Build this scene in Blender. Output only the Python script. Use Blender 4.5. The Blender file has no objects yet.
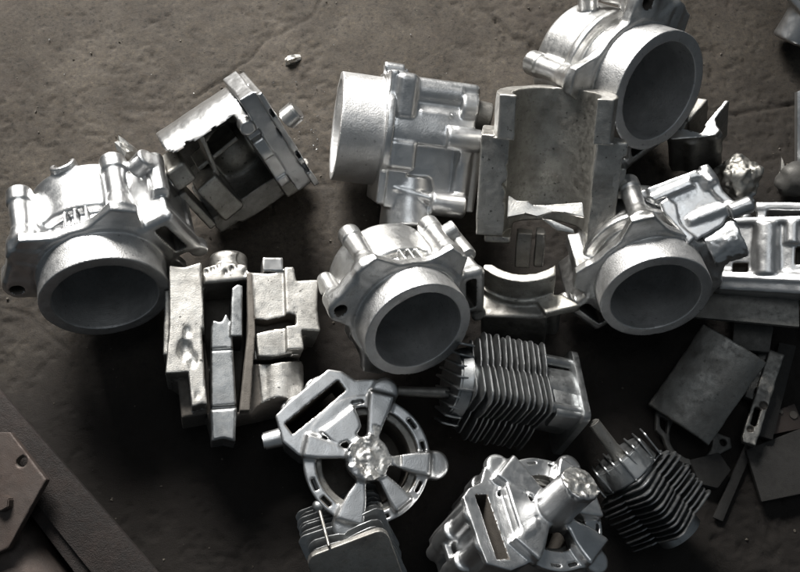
import bpy, bmesh, math, random
import numpy as np
from mathutils import Matrix, Vector

# ------------------------------------------------------------------ camera, world, light, exposure
S = 0.00066            # metres per modelling unit (1 unit = 1 photo pixel at FPX units from the lens)
FPX = 858.0            # focal length in photo pixels (photo 800 x 572)
CAMD, TILT = 930.0, math.radians(18)
scene = bpy.context.scene
C = scene.collection
cam_d = bpy.data.cameras.new('camera')
cam = bpy.data.objects.new('camera', cam_d); C.objects.link(cam)
cam_d.sensor_fit = 'HORIZONTAL'; cam_d.sensor_width = 36.0
cam_d.lens = 36.0 * FPX / 800.0
cam_d.clip_start = 0.01; cam_d.clip_end = 50
CAM = np.array([0.0, -math.sin(TILT) * CAMD, math.cos(TILT) * CAMD])
cam.location = Vector(CAM) * S
cam.rotation_euler = (TILT, 0, 0)
scene.camera = cam
scene.render.resolution_x, scene.render.resolution_y = 1024, 732

world = bpy.data.worlds.new('World'); scene.world = world
world.use_nodes = True
bg = world.node_tree.nodes['Background']
bg.inputs['Color'].default_value = (0.78, 0.90, 1.0, 1)
bg.inputs['Strength'].default_value = 0.105

def area_light(name, loc, target, sx, sy, watts, col, spread=180):
    l = bpy.data.lights.new(name, 'AREA'); l.shape = 'RECTANGLE'
    l.size, l.size_y = sx, sy; l.energy = watts; l.color = col
    l.spread = math.radians(spread)
    o = bpy.data.objects.new(name, l); C.objects.link(o)
    o.location = loc
    d = Vector(target) - Vector(loc)
    o.rotation_euler = d.to_track_quat('-Z', 'Y').to_euler()
    return o
# daylight from the open doorway beyond the top edge of the picture
area_light('doorway_light', (-0.36, 1.0, 0.72), (-0.11, 0.14, 0.0), 0.60, 0.55, 8.2, (1.0, 0.97, 0.925), 56)
# weak overhead fill added to soften the shade, not a workshop lamp
area_light('overhead_fill', (0.1, 0.1, 1.6), (0, 0, 0), 0.5, 0.5, 1.5, (0.93, 0.97, 1.0), 160)

vs = scene.view_settings
vs.view_transform = 'Standard'; vs.look = 'None'; vs.exposure = 0.0; vs.gamma = 1.0
vs.use_curve_mapping = False
scene.render.engine = 'CYCLES'

rng = random.Random(7)
nrng = np.random.RandomState(11)

# ------------------------------------------------------------------ materials
def nn(nt, t, **kw):
    n = nt.nodes.new(t)
    for k, v in kw.items():
        setattr(n, k, v)
    return n

def metal(name, col, rough=0.4, metallic=1.0, grain=0.3, gscale=0.9, stain=0.25, stain_col=None,
          sscale=0.03, rvar=0.15, spots=0.0, scratch=0.0, bumpd=0.0003, lump=0.25, rings=0.0):
    m = bpy.data.materials.new(name); m.use_nodes = True
    nt = m.node_tree; b = nt.nodes['Principled BSDF']
    tc = nn(nt, 'ShaderNodeTexCoord'); info = nn(nt, 'ShaderNodeObjectInfo')
    off = nn(nt, 'ShaderNodeVectorMath', operation='MULTIPLY_ADD')
    comb = nn(nt, 'ShaderNodeCombineXYZ')
    for i in range(3): nt.links.new(info.outputs['Random'], comb.inputs[i])
    off.inputs[1].default_value = (300, 300, 300)
    nt.links.new(comb.outputs[0], off.inputs[0]); nt.links.new(tc.outputs['Object'], off.inputs[2])
    co = off.outputs[0]
    big = nn(nt, 'ShaderNodeTexNoise'); big.inputs['Scale'].default_value = sscale
    big.inputs['Detail'].default_value = 7; big.inputs['Roughness'].default_value = 0.65
    nt.links.new(co, big.inputs['Vector'])
    mid = nn(nt, 'ShaderNodeTexNoise'); mid.inputs['Scale'].default_value = sscale * 5.5
    mid.inputs['Detail'].default_value = 6; mid.inputs['Roughness'].default_value = 0.7
    nt.links.new(co, mid.inputs['Vector'])
    sc = stain_col or tuple(c * 0.45 for c in col)
    mr = nn(nt, 'ShaderNodeMapRange'); mr.inputs[1].default_value = 0.42; mr.inputs[2].default_value = 0.68
    mr.inputs[3].default_value = 0; mr.inputs[4].default_value = stain
    nt.links.new(big.outputs['Fac'], mr.inputs[0])
    mr2 = nn(nt, 'ShaderNodeMapRange'); mr2.inputs[1].default_value = 0.50; mr2.inputs[2].default_value = 0.75
    mr2.inputs[3].default_value = 0; mr2.inputs[4].default_value = stain
    nt.links.new(mid.outputs['Fac'], mr2.inputs[0])
    mx = nn(nt, 'ShaderNodeMath', operation='MAXIMUM')
    nt.links.new(mr.outputs[0], mx.inputs[0]); nt.links.new(mr2.outputs[0], mx.inputs[1])
    mix = nn(nt, 'ShaderNodeMix', data_type='RGBA')
    mix.inputs[6].default_value = (*col, 1); mix.inputs[7].default_value = (*sc, 1)
    nt.links.new(mx.outputs[0], mix.inputs[0])
    last = mix.outputs[2]
    if spots > 0:
        vo = nn(nt, 'ShaderNodeTexNoise'); vo.inputs['Scale'].default_value = 0.22
        vo.inputs['Detail'].default_value = 3
        nt.links.new(co, vo.inputs['Vector'])
        ms = nn(nt, 'ShaderNodeMapRange'); ms.inputs[1].default_value = 0.66; ms.inputs[2].default_value = 0.72
        ms.inputs[4].default_value = spots
        nt.links.new(vo.outputs['Fac'], ms.inputs[0])
        mix2 = nn(nt, 'ShaderNodeMix', data_type='RGBA')
        nt.links.new(ms.outputs[0], mix2.inputs[0]); nt.links.new(last, mix2.inputs[6])
        mix2.inputs[7].default_value = (*(c * 0.12 for c in col), 1)
        last = mix2.outputs[2]
    nt.links.new(last, b.inputs['Base Color'])
    b.inputs['Metallic'].default_value = metallic
    rr = nn(nt, 'ShaderNodeMapRange'); rr.inputs[1].default_value = 0.3; rr.inputs[2].default_value = 0.7
    rr.inputs[3].default_value = max(0.05, rough - rvar * 0.5); rr.inputs[4].default_value = rough + rvar
    nt.links.new(mid.outputs['Fac'], rr.inputs[0]); nt.links.new(rr.outputs[0], b.inputs['Roughness'])
    g = nn(nt, 'ShaderNodeTexNoise'); g.inputs['Scale'].default_value = gscale
    g.inputs['Detail'].default_value = 3
    nt.links.new(co, g.inputs['Vector'])
    h = g.outputs['Fac']
    add = nn(nt, 'ShaderNodeMath', operation='MULTIPLY_ADD'); add.inputs[1].default_value = lump
    nt.links.new(mid.outputs['Fac'], add.inputs[0]); nt.links.new(h, add.inputs[2]); h = add.outputs[0]
    if scratch > 0:
        mp = nn(nt, 'ShaderNodeMapping'); mp.inputs['Scale'].default_value = (0.04, 1.6, 1.6)
        mp.inputs['Rotation'].default_value = (0.3, 0.2, 0.5)
        nt.links.new(co, mp.inputs['Vector'])
        s2 = nn(nt, 'ShaderNodeTexNoise'); s2.inputs['Scale'].default_value = 0.6; s2.inputs['Detail'].default_value = 4
        nt.links.new(mp.outputs[0], s2.inputs['Vector'])
        ad2 = nn(nt, 'ShaderNodeMath', operation='MULTIPLY_ADD'); ad2.inputs[1].default_value = scratch
        nt.links.new(s2.outputs['Fac'], ad2.inputs[0]); nt.links.new(h, ad2.inputs[2]); h = ad2.outputs[0]
    if rings > 0:
        wv = nn(nt, 'ShaderNodeTexWave', bands_direction='Z'); wv.inputs['Scale'].default_value = 0.18; wv.inputs['Distortion'].default_value = 1.5
        wv.inputs['Detail'].default_value = 3; wv.inputs['Detail Scale'].default_value = 0.3
        nt.links.new(tc.outputs['Object'], wv.inputs['Vector'])
        ad3 = nn(nt, 'ShaderNodeMath', operation='MULTIPLY_ADD'); ad3.inputs[1].default_value = rings
        nt.links.new(wv.outputs['Fac'], ad3.inputs[0]); nt.links.new(h, ad3.inputs[2]); h = ad3.outputs[0]
    bp = nn(nt, 'ShaderNodeBump'); bp.inputs['Strength'].default_value = grain
    bp.inputs['Distance'].default_value = bumpd
    nt.links.new(h, bp.inputs['Height']); nt.links.new(bp.outputs[0], b.inputs['Normal'])
    return m

M = {}
M['cast'] = metal('cast_aluminium', (0.68, 0.685, 0.69), 0.32, grain=0.28, gscale=0.7, stain=0.45, stain_col=(0.40, 0.40, 0.395), rvar=0.09, sscale=0.022, lump=0.1)
M['cast2'] = metal('greyer_cast_aluminium', (0.50, 0.505, 0.51), 0.34, grain=0.28, gscale=0.7, stain=0.35, stain_col=(0.30, 0.30, 0.295), rvar=0.06, spots=0.2, lump=0.1)
M['cast3'] = metal('stained_cast_aluminium', (0.64, 0.64, 0.635), 0.34, grain=0.32, gscale=0.7, stain=0.75, stain_col=(0.30, 0.295, 0.28), rvar=0.12, sscale=0.025, spots=0.35, lump=0.12)
M['pale'] = metal('pale_sawn_aluminium', (0.50, 0.49, 0.465), 0.42, grain=0.4, stain=0.75, stain_col=(0.20, 0.19, 0.175), spots=0.85, scratch=0.3, sscale=0.03)
M['soot'] = metal('sooty_sheet', (0.026, 0.0245, 0.023), 0.7, metallic=0.2, grain=0.6, stain=0.6)
M['sand'] = metal('blasted_aluminium', (0.60, 0.60, 0.60), 0.46, grain=0.65, gscale=0.6, stain=0.55, stain_col=(0.36, 0.36, 0.355), rvar=0.1, spots=0.4)
M['bore'] = metal('cast_iron_liner', (0.58, 0.58, 0.58), 0.45, metallic=0.75, grain=0.35, stain=0.6, stain_col=(0.30, 0.30, 0.295), scratch=0.5, rings=0.5, spots=0.35)
M['cut'] = metal('sawn_aluminium', (0.43, 0.42, 0.39), 0.46, grain=0.4, stain=0.7, stain_col=(0.15, 0.14, 0.125), spots=0.7, scratch=0.3, sscale=0.035)
M['dull'] = metal('oxidised_aluminium', (0.27, 0.265, 0.25), 0.5, grain=0.4, stain=0.7, stain_col=(0.11, 0.10, 0.09), spots=0.4)
M['dark'] = metal('shade_dark_casting', (0.12, 0.108, 0.095), 0.65, metallic=0.4, grain=0.6, stain=0.6)  # dark tone also paints in the shade of bores, slots, holes and gaps
M['dim'] = metal('weathered_grey_aluminium', (0.13, 0.127, 0.12), 0.58, metallic=0.7, grain=0.5, stain=0.6)
M['mid'] = metal('grey_shell_aluminium', (0.24, 0.235, 0.22), 0.55, metallic=0.8, grain=0.4, stain=0.7, stain_col=(0.10, 0.097, 0.09))
M['fin'] = metal('finned_alloy', (0.34, 0.35, 0.355), 0.38, grain=0.3, stain=0.6)
M['polish'] = metal('machined_aluminium', (0.60, 0.60, 0.595), 0.30, grain=0.16, stain=0.35, scratch=0.35, rvar=0.04, sscale=0.02, lump=0.04)
M['fracture'] = metal('fractured_aluminium', (0.74, 0.73, 0.70), 0.36, grain=0.5, gscale=0.5, stain=0.5, stain_col=(0.3, 0.29, 0.27))
M['rust'] = metal('rusted_steel', (0.014, 0.011, 0.010), 0.75, metallic=0.2, grain=0.9, stain=0.8, stain_col=(0.030, 0.021, 0.018), lump=1.0, bumpd=0.0006)
M['steel'] = metal('brownish_steel', (0.075, 0.062, 0.056), 0.6, metallic=0.6, grain=0.5, stain=0.7, stain_col=(0.07, 0.05, 0.042), spots=0.4)

# ------------------------------------------------------------------ signed distance modelling (cast shapes with fillets)
class Sdf:
    def __init__(s, lo, hi, h):
        s.lo = np.array(lo, float); s.h = h
        s.n = (np.ceil((np.array(hi) - s.lo) / h).astype(int) + 1)
        s.ax = [(s.lo[i] + h * np.arange(s.n[i])).astype(np.float32) for i in range(3)]
        s.D = np.full(tuple(s.n), 60.0, np.float32)
        s.P = np.zeros(tuple(s.n), np.int8)
    def _sl(s, bb, pad):
        sl = []
        for i in range(3):
            a = max(0, int((bb[0][i] - pad - s.lo[i]) / s.h) - 1)
            b = min(s.n[i], int((bb[1][i] + pad - s.lo[i]) / s.h) + 3)
            if a >= b: return None
            sl.append(slice(a, b))
        return tuple(sl)
    def _ev(s, prim, pad):
        fn, bb = prim
        sl = s._sl(bb, pad)
        if sl is None: return None, None
        X = s.ax[0][sl[0]][:, None, None]; Y = s.ax[1][sl[1]][None, :, None]; Z = s.ax[2][sl[2]][None, None, :]
        return sl, fn(X, Y, Z).astype(np.float32)
    def add(s, prim, part=0, k=0.0):
        sl, d = s._ev(prim, 2 * k + 3 * s.h)
        if sl is None: return s
        D = s.D[sl]; d = np.broadcast_to(d, D.shape)
        s.P[sl] = np.where(d < D, part, s.P[sl])
        if k > 0:
            h = np.clip(0.5 + 0.5 * (D - d) / k, 0, 1)
            s.D[sl] = D * (1 - h) + d * h - k * h * (1 - h)
        else:
            s.D[sl] = np.minimum(D, d)
        return s
    def sub(s, prim, part=None, k=0.0):
        sl, d = s._ev(prim, 2 * k + 3 * s.h)
        if sl is None: return s
        D = s.D[sl]; d = -np.broadcast_to(d, D.shape)
        if part is not None:
            s.P[sl] = np.where(d > D, part, s.P[sl])
        if k > 0:
            h = np.clip(0.5 - 0.5 * (D - d) / k, 0, 1)
            s.D[sl] = D * (1 - h) + d * h + k * h * (1 - h)
        else:
            s.D[sl] = np.maximum(D, d)
        return s
    def rough(s, amp, freq, box=None, seed=0, octaves=3, zmin=None, rmax=None):
        r = np.random.RandomState(seed)
        acc = np.zeros_like(s.D)
        for o in range(octaves):
            f = freq * 2**o
            q = (r.rand(64, 64, 64) - 0.5).astype(np.float32)
            ii, fr = [], []
            for i in range(3):
                u = s.ax[i] * f + 13.7 * (i + 1); k = np.floor(u).astype(int); t = (u - k).astype(np.float32)
                ii.append(k); fr.append(t * t * (3 - 2 * t))
            for cx in (0, 1):
                wx = (fr[0] if cx else 1 - fr[0])[:, None, None]
                for cy in (0, 1):
                    wy = (fr[1] if cy else 1 - fr[1])[None, :, None]
                    for cz in (0, 1):
                        wz = (fr[2] if cz else 1 - fr[2])[None, None, :]
                        acc += q[np.ix_((ii[0] + cx) % 64, (ii[1] + cy) % 64, (ii[2] + cz) % 64)] * (wx * wy * wz) * 0.55**o
        if zmin is not None: acc *= np.clip((s.ax[2] - zmin) / 3, 0, 1)[None, None, :]
        if rmax is not None: acc *= np.clip((rmax - np.hypot(s.ax[0][:, None], s.ax[1][None, :])) / 3, 0, 1)[:, :, None]
        s.D += 2 * amp * acc
        return s
    def mesh(s):
        D = s.D.copy(); h = s.h
        D[0], D[-1] = 9, 9; D[:, 0], D[:, -1] = 9, 9; D[:, :, 0], D[:, :, -1] = 9, 9
        ins = D < 0
        cnt = sum(ins[i:ins.shape[0] - 1 + i, j:ins.shape[1] - 1 + j, k:ins.shape[2] - 1 + k].astype(np.int8)
                  for i in (0, 1) for j in (0, 1) for k in (0, 1))
        act = (cnt > 0) & (cnt < 8)
        idx = np.argwhere(act)
        vid = np.full(act.shape, -1, np.int32); vid[act] = np.arange(len(idx))
        acc = np.zeros((len(idx), 3)); num = np.zeros(len(idx))
        for ax in range(3):
            o1, o2 = [a for a in range(3) if a != ax]
            for p in (0, 1):
                for q in (0, 1):
                    a = idx.copy(); a[:, o1] += p; a[:, o2] += q
                    b = a.copy(); b[:, ax] += 1
                    da = D[a[:, 0], a[:, 1], a[:, 2]]; db = D[b[:, 0], b[:, 1], b[:, 2]]
                    cr = (da < 0) != (db < 0)
                    t = np.where(cr, da / np.where(cr, da - db, 1), 0)
                    pt = a.astype(float); pt[:, ax] += t
                    acc[cr] += pt[cr]; num[cr] += 1
        V = acc / num[:, None]
        pv = np.clip(np.round(V).astype(int), 0, s.n - 1)
        part = s.P[pv[:, 0], pv[:, 1], pv[:, 2]]
        V = s.lo + V * h
        F = []
        for ax in range(3):
            o1, o2 = [(1, 2), (2, 0), (0, 1)][ax]
            sh = list(D.shape); sh[ax] -= 1
            A = ins[tuple(slice(0, -1) if i == ax else slice(None) for i in range(3))]
            B = ins[tuple(slice(1, None) if i == ax else slice(None) for i in range(3))]
            e = np.argwhere(A != B)
            e = e[(e[:, o1] > 0) & (e[:, o2] > 0) & (e[:, o1] < D.shape[o1] - 1) & (e[:, o2] < D.shape[o2] - 1)]
            flip = B[e[:, 0], e[:, 1], e[:, 2]]
            qs = []
            for (p, q) in ((0, 0), (1, 0), (1, 1), (0, 1)):
                c = e.copy(); c[:, o1] -= 1 - p; c[:, o2] -= 1 - q
                qs.append(vid[c[:, 0], c[:, 1], c[:, 2]])
            Q = np.stack(qs, 1); Q[flip] = Q[flip][:, ::-1]
            F.append(Q)
        F = np.concatenate(F)
        # vertex normals
        fn = np.cross(V[F[:, 2]] - V[F[:, 0]], V[F[:, 3]] - V[F[:, 1]])
        N = np.zeros_like(V)
        for i in range(4): np.add.at(N, F[:, i], fn)
        N /= np.linalg.norm(N, axis=1)[:, None] + 1e-9
        return V, F, N, part

def _rot(a, b):
    pass
def box(c, half, R=None, r=0.0):
    c = np.array(c, float); half = np.array(half, float)
    if R is None:
        bb = (c - half, c + half)
        def fn(X, Y, Z):
            x, y, z = np.abs(X - c[0]) - half[0] + r, np.abs(Y - c[1]) - half[1] + r, np.abs(Z - c[2]) - half[2] + r
            return np.sqrt(np.maximum(x, 0)**2 + np.maximum(y, 0)**2 + np.maximum(z, 0)**2) + np.minimum(np.maximum(x, np.maximum(y, z)), 0) - r
        return fn, bb
    R = np.array(R, float)   # columns = box axes
    e = np.abs(R) @ half; bb = (c - e, c + e)
    def fn(X, Y, Z):
        x0, y0, z0 = X - c[0], Y - c[1], Z - c[2]
        q = [np.abs(R[0, i] * x0 + R[1, i] * y0 + R[2, i] * z0) - half[i] + r for i in range(3)]
        return np.sqrt(np.maximum(q[0], 0)**2 + np.maximum(q[1], 0)**2 + np.maximum(q[2], 0)**2) + np.minimum(np.maximum(q[0], np.maximum(q[1], q[2])), 0) - r
    return fn, bb
def rotz(a):
    c, s_ = math.cos(a), math.sin(a); return np.array([[c, -s_, 0], [s_, c, 0], [0, 0, 1.]])
def rotx(a):
    c, s_ = math.cos(a), math.sin(a); return np.array([[1., 0, 0], [0, c, -s_], [0, s_, c]])
def roty(a):
    c, s_ = math.cos(a), math.sin(a); return np.array([[c, 0, s_], [0, 1., 0], [-s_, 0, c]])
def cone(p0, p1, r0, r1, r=0.0):
    p0 = np.array(p0, float); p1 = np.array(p1, float)
    L = np.linalg.norm(p1 - p0); u = (p1 - p0) / L; m = max(r0, r1)
    bb = (np.minimum(p0, p1) - m, np.maximum(p0, p1) + m)
    def fn(X, Y, Z):
        x, y, z = X - p0[0], Y - p0[1], Z - p0[2]
        t = x * u[0] + y * u[1] + z * u[2]
        q = np.sqrt(np.maximum(x * x + y * y + z * z - t * t, 0))
        rad = r0 + (r1 - r0) * np.clip(t / L, 0, 1)
        a = (q - rad) * (1 / math.sqrt(1 + ((r1 - r0) / L)**2)) + r; b = np.abs(t - L / 2) - L / 2 + r
        return np.sqrt(np.maximum(a, 0)**2 + np.maximum(b, 0)**2) + np.minimum(np.maximum(a, b), 0) - r
    return fn, bb
def cyl(p0, p1, rad, r=0.0): return cone(p0, p1, rad, rad, r)
def sphere(c, rad, sc=(1, 1, 1)):
    c = np.array(c, float); sc = np.array(sc, float)
    bb = (c - rad * sc, c + rad * sc)
    def fn(X, Y, Z):
        return (np.sqrt(((X - c[0]) / sc[0])**2 + ((Y - c[1]) / sc[1])**2 + ((Z - c[2]) / sc[2])**2) - rad) * sc.min()
    return fn, bb
def prism(poly, z0, z1, r=0.0, R=None, o=(0, 0, 0)):
    P = np.array(poly, float); o = np.array(o, float); n = len(P)
    zc, hz = (z0 + z1) / 2, (z1 - z0) / 2
    def d2(x, y):
        d = None; sg = 1.0
        for i in range(n):
            a, b = P[i], P[i - 1]
            ex, ey = b[0] - a[0], b[1] - a[1]
            wx, wy = x - a[0], y - a[1]
            t = np.clip((wx * ex + wy * ey) / (ex * ex + ey * ey), 0, 1)
            bx, by = wx - ex * t, wy - ey * t
            dd = bx * bx + by * by
            d = dd if d is None else np.minimum(d, dd)
            c1 = y >= a[1]; c2 = y < b[1]; c3 = ex * wy > ey * wx
            flip = (c1 & c2 & c3) | (~c1 & ~c2 & ~c3)
            sg = np.where(flip, -sg, sg)
        return sg * np.sqrt(d)
    def comb(a, b):
        a = a + r; b = b + r
        return np.sqrt(np.maximum(a, 0)**2 + np.maximum(b, 0)**2) + np.minimum(np.maximum(a, b), 0) - r
    if R is None:
        bb = (np.array([P[:, 0].min(), P[:, 1].min(), z0]) + o, np.array([P[:, 0].max(), P[:, 1].max(), z1]) + o)
        return (lambda X, Y, Z: comb(d2(X - o[0], Y - o[1]), np.abs(Z - o[2] - zc) - hz)), bb
    R = np.array(R, float)
    cs = np.array([[p[0], p[1], z] for p in P for z in (z0, z1)]) @ R.T + o
    bb = (cs.min(0), cs.max(0))
    def fn(X, Y, Z):
        x0, y0, z0_ = X - o[0], Y - o[1], Z - o[2]
        q = [R[0, i] * x0 + R[1, i] * y0 + R[2, i] * z0_ for i in range(3)]
        return comb(d2(q[0], q[1]), np.abs(q[2] - zc) - hz)
    return fn, bb
def half(p, n):        # everything in front of a plane
    p = np.array(p, float); n = np.array(n, float) / np.linalg.norm(n)
    return (lambda X, Y, Z: -((X - p[0]) * n[0] + (Y - p[1]) * n[1] + (Z - p[2]) * n[2])), (np.full(3, -400.), np.full(3, 400.))
def halfcyl_band(): pass

# ------------------------------------------------------------------ objects
def new_mesh(name, V, F, mat, N=None, smooth=True, sharp=None):
    me = bpy.data.meshes.new(name)
    V = np.asarray(V, float)
    if isinstance(F, np.ndarray) and F.ndim == 2:
        nv = F.shape[1]
        me.vertices.add(len(V)); me.vertices.foreach_set('co', V.ravel())
        me.loops.add(F.size); me.loops.foreach_set('vertex_index', F.ravel().astype(np.int32))
        me.polygons.add(len(F)); me.polygons.foreach_set('loop_start', (np.arange(len(F)) * nv).astype(np.int32))
        me.update(calc_edges=True); me.validate()
    else:
        me.from_pydata([tuple(v) for v in V], [], [tuple(f) for f in F]); me.update()
    me.polygons.foreach_set('use_smooth', [smooth] * len(me.polygons))
    if sharp is not None: me.set_sharp_from_angle(angle=math.radians(sharp))
    if N is not None and len(N) == len(me.vertices):
        me.normals_split_custom_set_from_vertices([tuple(n) for n in N])
    me.materials.append(M[mat])
    return me

class Thing:
    """parts in local units; put() finds the resting place and makes the objects"""
    def __init__(s, name, label, cat, group=None):
        s.name, s.label, s.cat, s.group = name, label, cat, group
        s.parts = []            # (name, mesh, parent index or None, matrix)
        s.ext = []
    def part(s, name, me, parent=None, mat=None):
        s.parts.append((name, me, parent, mat))
        co = np.empty(len(me.vertices) * 3); me.vertices.foreach_get('co', co); co = co.reshape(-1, 3)
        if mat is not None:
            A = np.array(mat); co = co @ A[:3, :3].T + A[:3, 3]
        s.ext.append(co)
        return len(s.parts) - 1
    def sdf(s, g, table, warp=None):
        V, F, N, part = g.mesh()
        if warp: V = warp(V)
        lab = np.median(np.stack([part[F[:, i]] for i in range(4)], 1), axis=1).astype(int)
        E = np.concatenate([np.sort(F[:, [i, (i + 1) % 4]], 1) for i in range(4)])
        fid = np.tile(np.arange(len(F)), 4)
        key = E[:, 0].astype(np.int64) * (len(V) + 1) + E[:, 1]
        od = np.argsort(key, kind='stable'); k2, f2 = key[od], fid[od]
        eq = np.nonzero(k2[1:] == k2[:-1])[0]
        A, B = f2[eq], f2[eq + 1]
        for rnd in range(4):
            same = lab[A] == lab[B]; a, b = A[same], B[same]
            comp = np.arange(len(F))
            while True:
                m = np.minimum(comp[a], comp[b]); old = comp.copy()
                np.minimum.at(comp, a, m); np.minimum.at(comp, b, m)
                np.minimum.at(comp, old, comp)
                comp = comp[comp]; comp = comp[comp]
                if (comp == old).all(): break
            cnt = np.bincount(comp, minlength=len(F)); small = cnt[comp] < 260
            if not small.any() or rnd == 3: break
            bd = lab[A] != lab[B]; a, b = A[bd], B[bd]
            tgt = np.full(len(F), -1)
            ok = small[a] & ~small[b]; tgt[comp[a[ok]]] = lab[b[ok]]
            ok = small[b] & ~small[a]; tgt[comp[b[ok]]] = lab[a[ok]]
            ch = small & (tgt[comp] >= 0)
            if not ch.any(): break
            lab[ch] = tgt[comp[ch]]
        out = {}
        for pid, row in table.items():
            nm, mat = row[0], row[1]
            ids = [c for c in np.unique(comp[lab == pid]) if cnt[c] >= 40]
            ids.sort(key=lambda c: -cnt[c])
            for c in ids:
                f = F[comp == c]
                u, inv = np.unique(f, return_inverse=True)
                par = out.get(row[2]) if len(row) > 2 else None
                q = s.part(nm, new_mesh(nm, V[u], inv.reshape(f.shape), mat, N[u]), par)
                out.setdefault(pid, q)
        return s
    def copy(s, label, group=None):
        t = Thing(s.name, label, s.cat, group or s.group); t.parts = list(s.parts); t.ext = list(s.ext); return t
    def put(s, px, py, R, rest=0.0, anchor=(0, 0, 0), size=1.0, kind=None, flat=False):
        """px, py: photo pixel of the anchor; R: 3x3 local -> view frame (x right, y up, z to the lens)"""
        R = np.array(R, float)
        ct, st = math.cos(TILT), math.sin(TILT)
        CR = np.array([[1, 0, 0], [0, ct, -st], [0, st, ct]])
        v = np.array([(px - 400) / FPX, (286 - py) / FPX, -1.0]); dn = np.linalg.norm(v); v /= dn
        zv = -v; xv = np.cross([0, 1, 0], zv); xv /= np.linalg.norm(xv); yv = np.cross(zv, xv)
        W = CR @ np.stack([xv, yv, zv], 1) @ R
        if flat: W = R.copy()
        dw = CR @ v
        E = np.concatenate(s.ext) - np.array(anchor)
        mz = (E @ W.T)[:, 2].min() * size
        k = (1 / dn) / FPX
        t = (rest - CAM[2]) / (dw[2] + k * mz)
        sc = t * k * size
        pos = CAM + t * dw
        loc = pos - sc * (W @ np.array(anchor, float))
        A = Matrix((W * sc * S).tolist()).to_4x4(); A.translation = Vector(loc * S)
        if len(s.parts) == 1 and s.parts[0][3] is None:
            root = bpy.data.objects.new(s.name, s.parts[0][1]); C.objects.link(root)
        else:
            root = bpy.data.objects.new(s.name, None); C.objects.link(root); root.empty_display_size = 0.01
            made = []
            for (nm, me, par, mat) in s.parts:
                o = bpy.data.objects.new(nm, me); C.objects.link(o)
                o.parent = root if par is None else made[par]
                if mat is not None: o.matrix_local = Matrix(np.array(mat).tolist())
                made.append(o)
        root.matrix_world = A
        root['label'] = s.label
        if s.cat: root['category'] = s.cat
        if s.group: root['group'] = s.group
        if kind: root['kind'] = kind
        return root

def view(axis, roll=0.0):
    """rotation whose local z is the given view direction; local x is the horizontal-most direction, rolled"""
    z = np.array(axis, float); z /= np.linalg.norm(z)
    # major axis of the seen ellipse = perpendicular to z lying in the picture plane
    m = np.cross([0, 0, 1.0], z)
    if np.linalg.norm(m) < 1e-6: m = np.array([1.0, 0, 0])
    m /= np.linalg.norm(m)
    if m[0] < 0: m = -m
    y = np.cross(z, m)
    R = np.stack([m, y, z], 1)
    return R @ rotz(math.radians(roll))
def lean(axis, roll=0.0):
    z = np.array(axis, float); z /= np.linalg.norm(z)
    v = np.cross([0, 0, 1.0], z); c = z[2]
    K = np.array([[0, -v[2], v[1]], [v[2], 0, -v[0]], [-v[1], v[0], 0]])
    return (np.eye(3) + K + K @ K / (1 + c)) @ rotz(math.radians(roll))
def tilt(ax=0, ay=0, az=0):
    return rotz(math.radians(az)) @ roty(math.radians(ay)) @ rotx(math.radians(ax))
def T4(loc=(0, 0, 0), R=None):
    A = np.eye(4)
    if R is not None: A[:3, :3] = R
    A[:3, 3] = loc
    return A
def bm_mesh(name, bm, mat, sharp=35):
    me = bpy.data.meshes.new(name); bm.normal_update(); bm.to_mesh(me); bm.free()
    me.polygons.foreach_set('use_smooth', [True] * len(me.polygons)); me.set_sharp_from_angle(angle=math.radians(sharp))
    me.materials.append(M[mat]); return me
def slab(name, poly, z0, z1, mat, bev=0.8, seg=2, jit=0.0):
    """extruded outline with worn edges"""
    bm = bmesh.new()
    vs_ = [bm.verts.new((p[0], p[1], z0)) for p in poly]
    f = bm.faces.new(vs_)
    if f.normal.z == 0: f.normal_update()
    if f.normal.z > 0: f.normal_flip()
    r = bmesh.ops.extrude_face_region(bm, geom=[f])
    for v in r['geom']:
        if isinstance(v, bmesh.types.BMVert): v.co.z = z1
    bmesh.ops.recalc_face_normals(bm, faces=bm.faces)
    if bev > 0:
        bmesh.ops.bevel(bm, geom=list(bm.edges), offset=bev, segments=seg, affect='EDGES', profile=0.6, clamp_overlap=True)
    if jit:
        for v in bm.verts: v.co += Vector((rng.uniform(-jit, jit), rng.uniform(-jit, jit), rng.uniform(-jit, jit)))
    return bm_mesh(name, bm, mat)
def rod(name, p0, p1, r0, r1, mat, seg=24, bev=0.0):
    p0, p1 = Vector(p0), Vector(p1); d = p1 - p0
    bm = bmesh.new()
    bmesh.ops.create_cone(bm, cap_ends=True, segments=seg, radius1=r0, radius2=r1, depth=d.length)
    if bev:
        bmesh.ops.bevel(bm, geom=[e for e in bm.edges if len(e.link_faces) == 2 and e.calc_face_angle() > 0.8], offset=bev, segments=2, affect='EDGES')
    bm.transform(Matrix.Translation((p0 + p1) / 2) @ d.to_track_quat('Z', 'Y').to_matrix().to_4x4())
    return bm_mesh(name, bm, mat)
def shard(name, size, mat, seed, sub=2, jag=0.35, flat=True):
    r = np.random.RandomState(seed)
    bm = bmesh.new(); bmesh.ops.create_icosphere(bm, subdivisions=sub, radius=1)
    ph = r.rand(6) * 6.28; dirs = r.normal(size=(6, 3))
    for v in bm.verts:
        p = np.array(v.co); w = 1 + jag * 0.35 * sum(math.sin(3 * p.dot(dirs[i]) + ph[i]) for i in range(6)) / 2 + r.uniform(-jag, jag) * 0.5
        v.co = Vector((p * w * np.array(size)).tolist())
    me = bpy.data.meshes.new(name); bm.to_mesh(me); bm.free()
    me.polygons.foreach_set('use_smooth', [not flat] * len(me.polygons))
    me.materials.append(M[mat]); return me
def pol(a, r): return (r * math.cos(math.radians(a)), r * math.sin(math.radians(a)))

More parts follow.
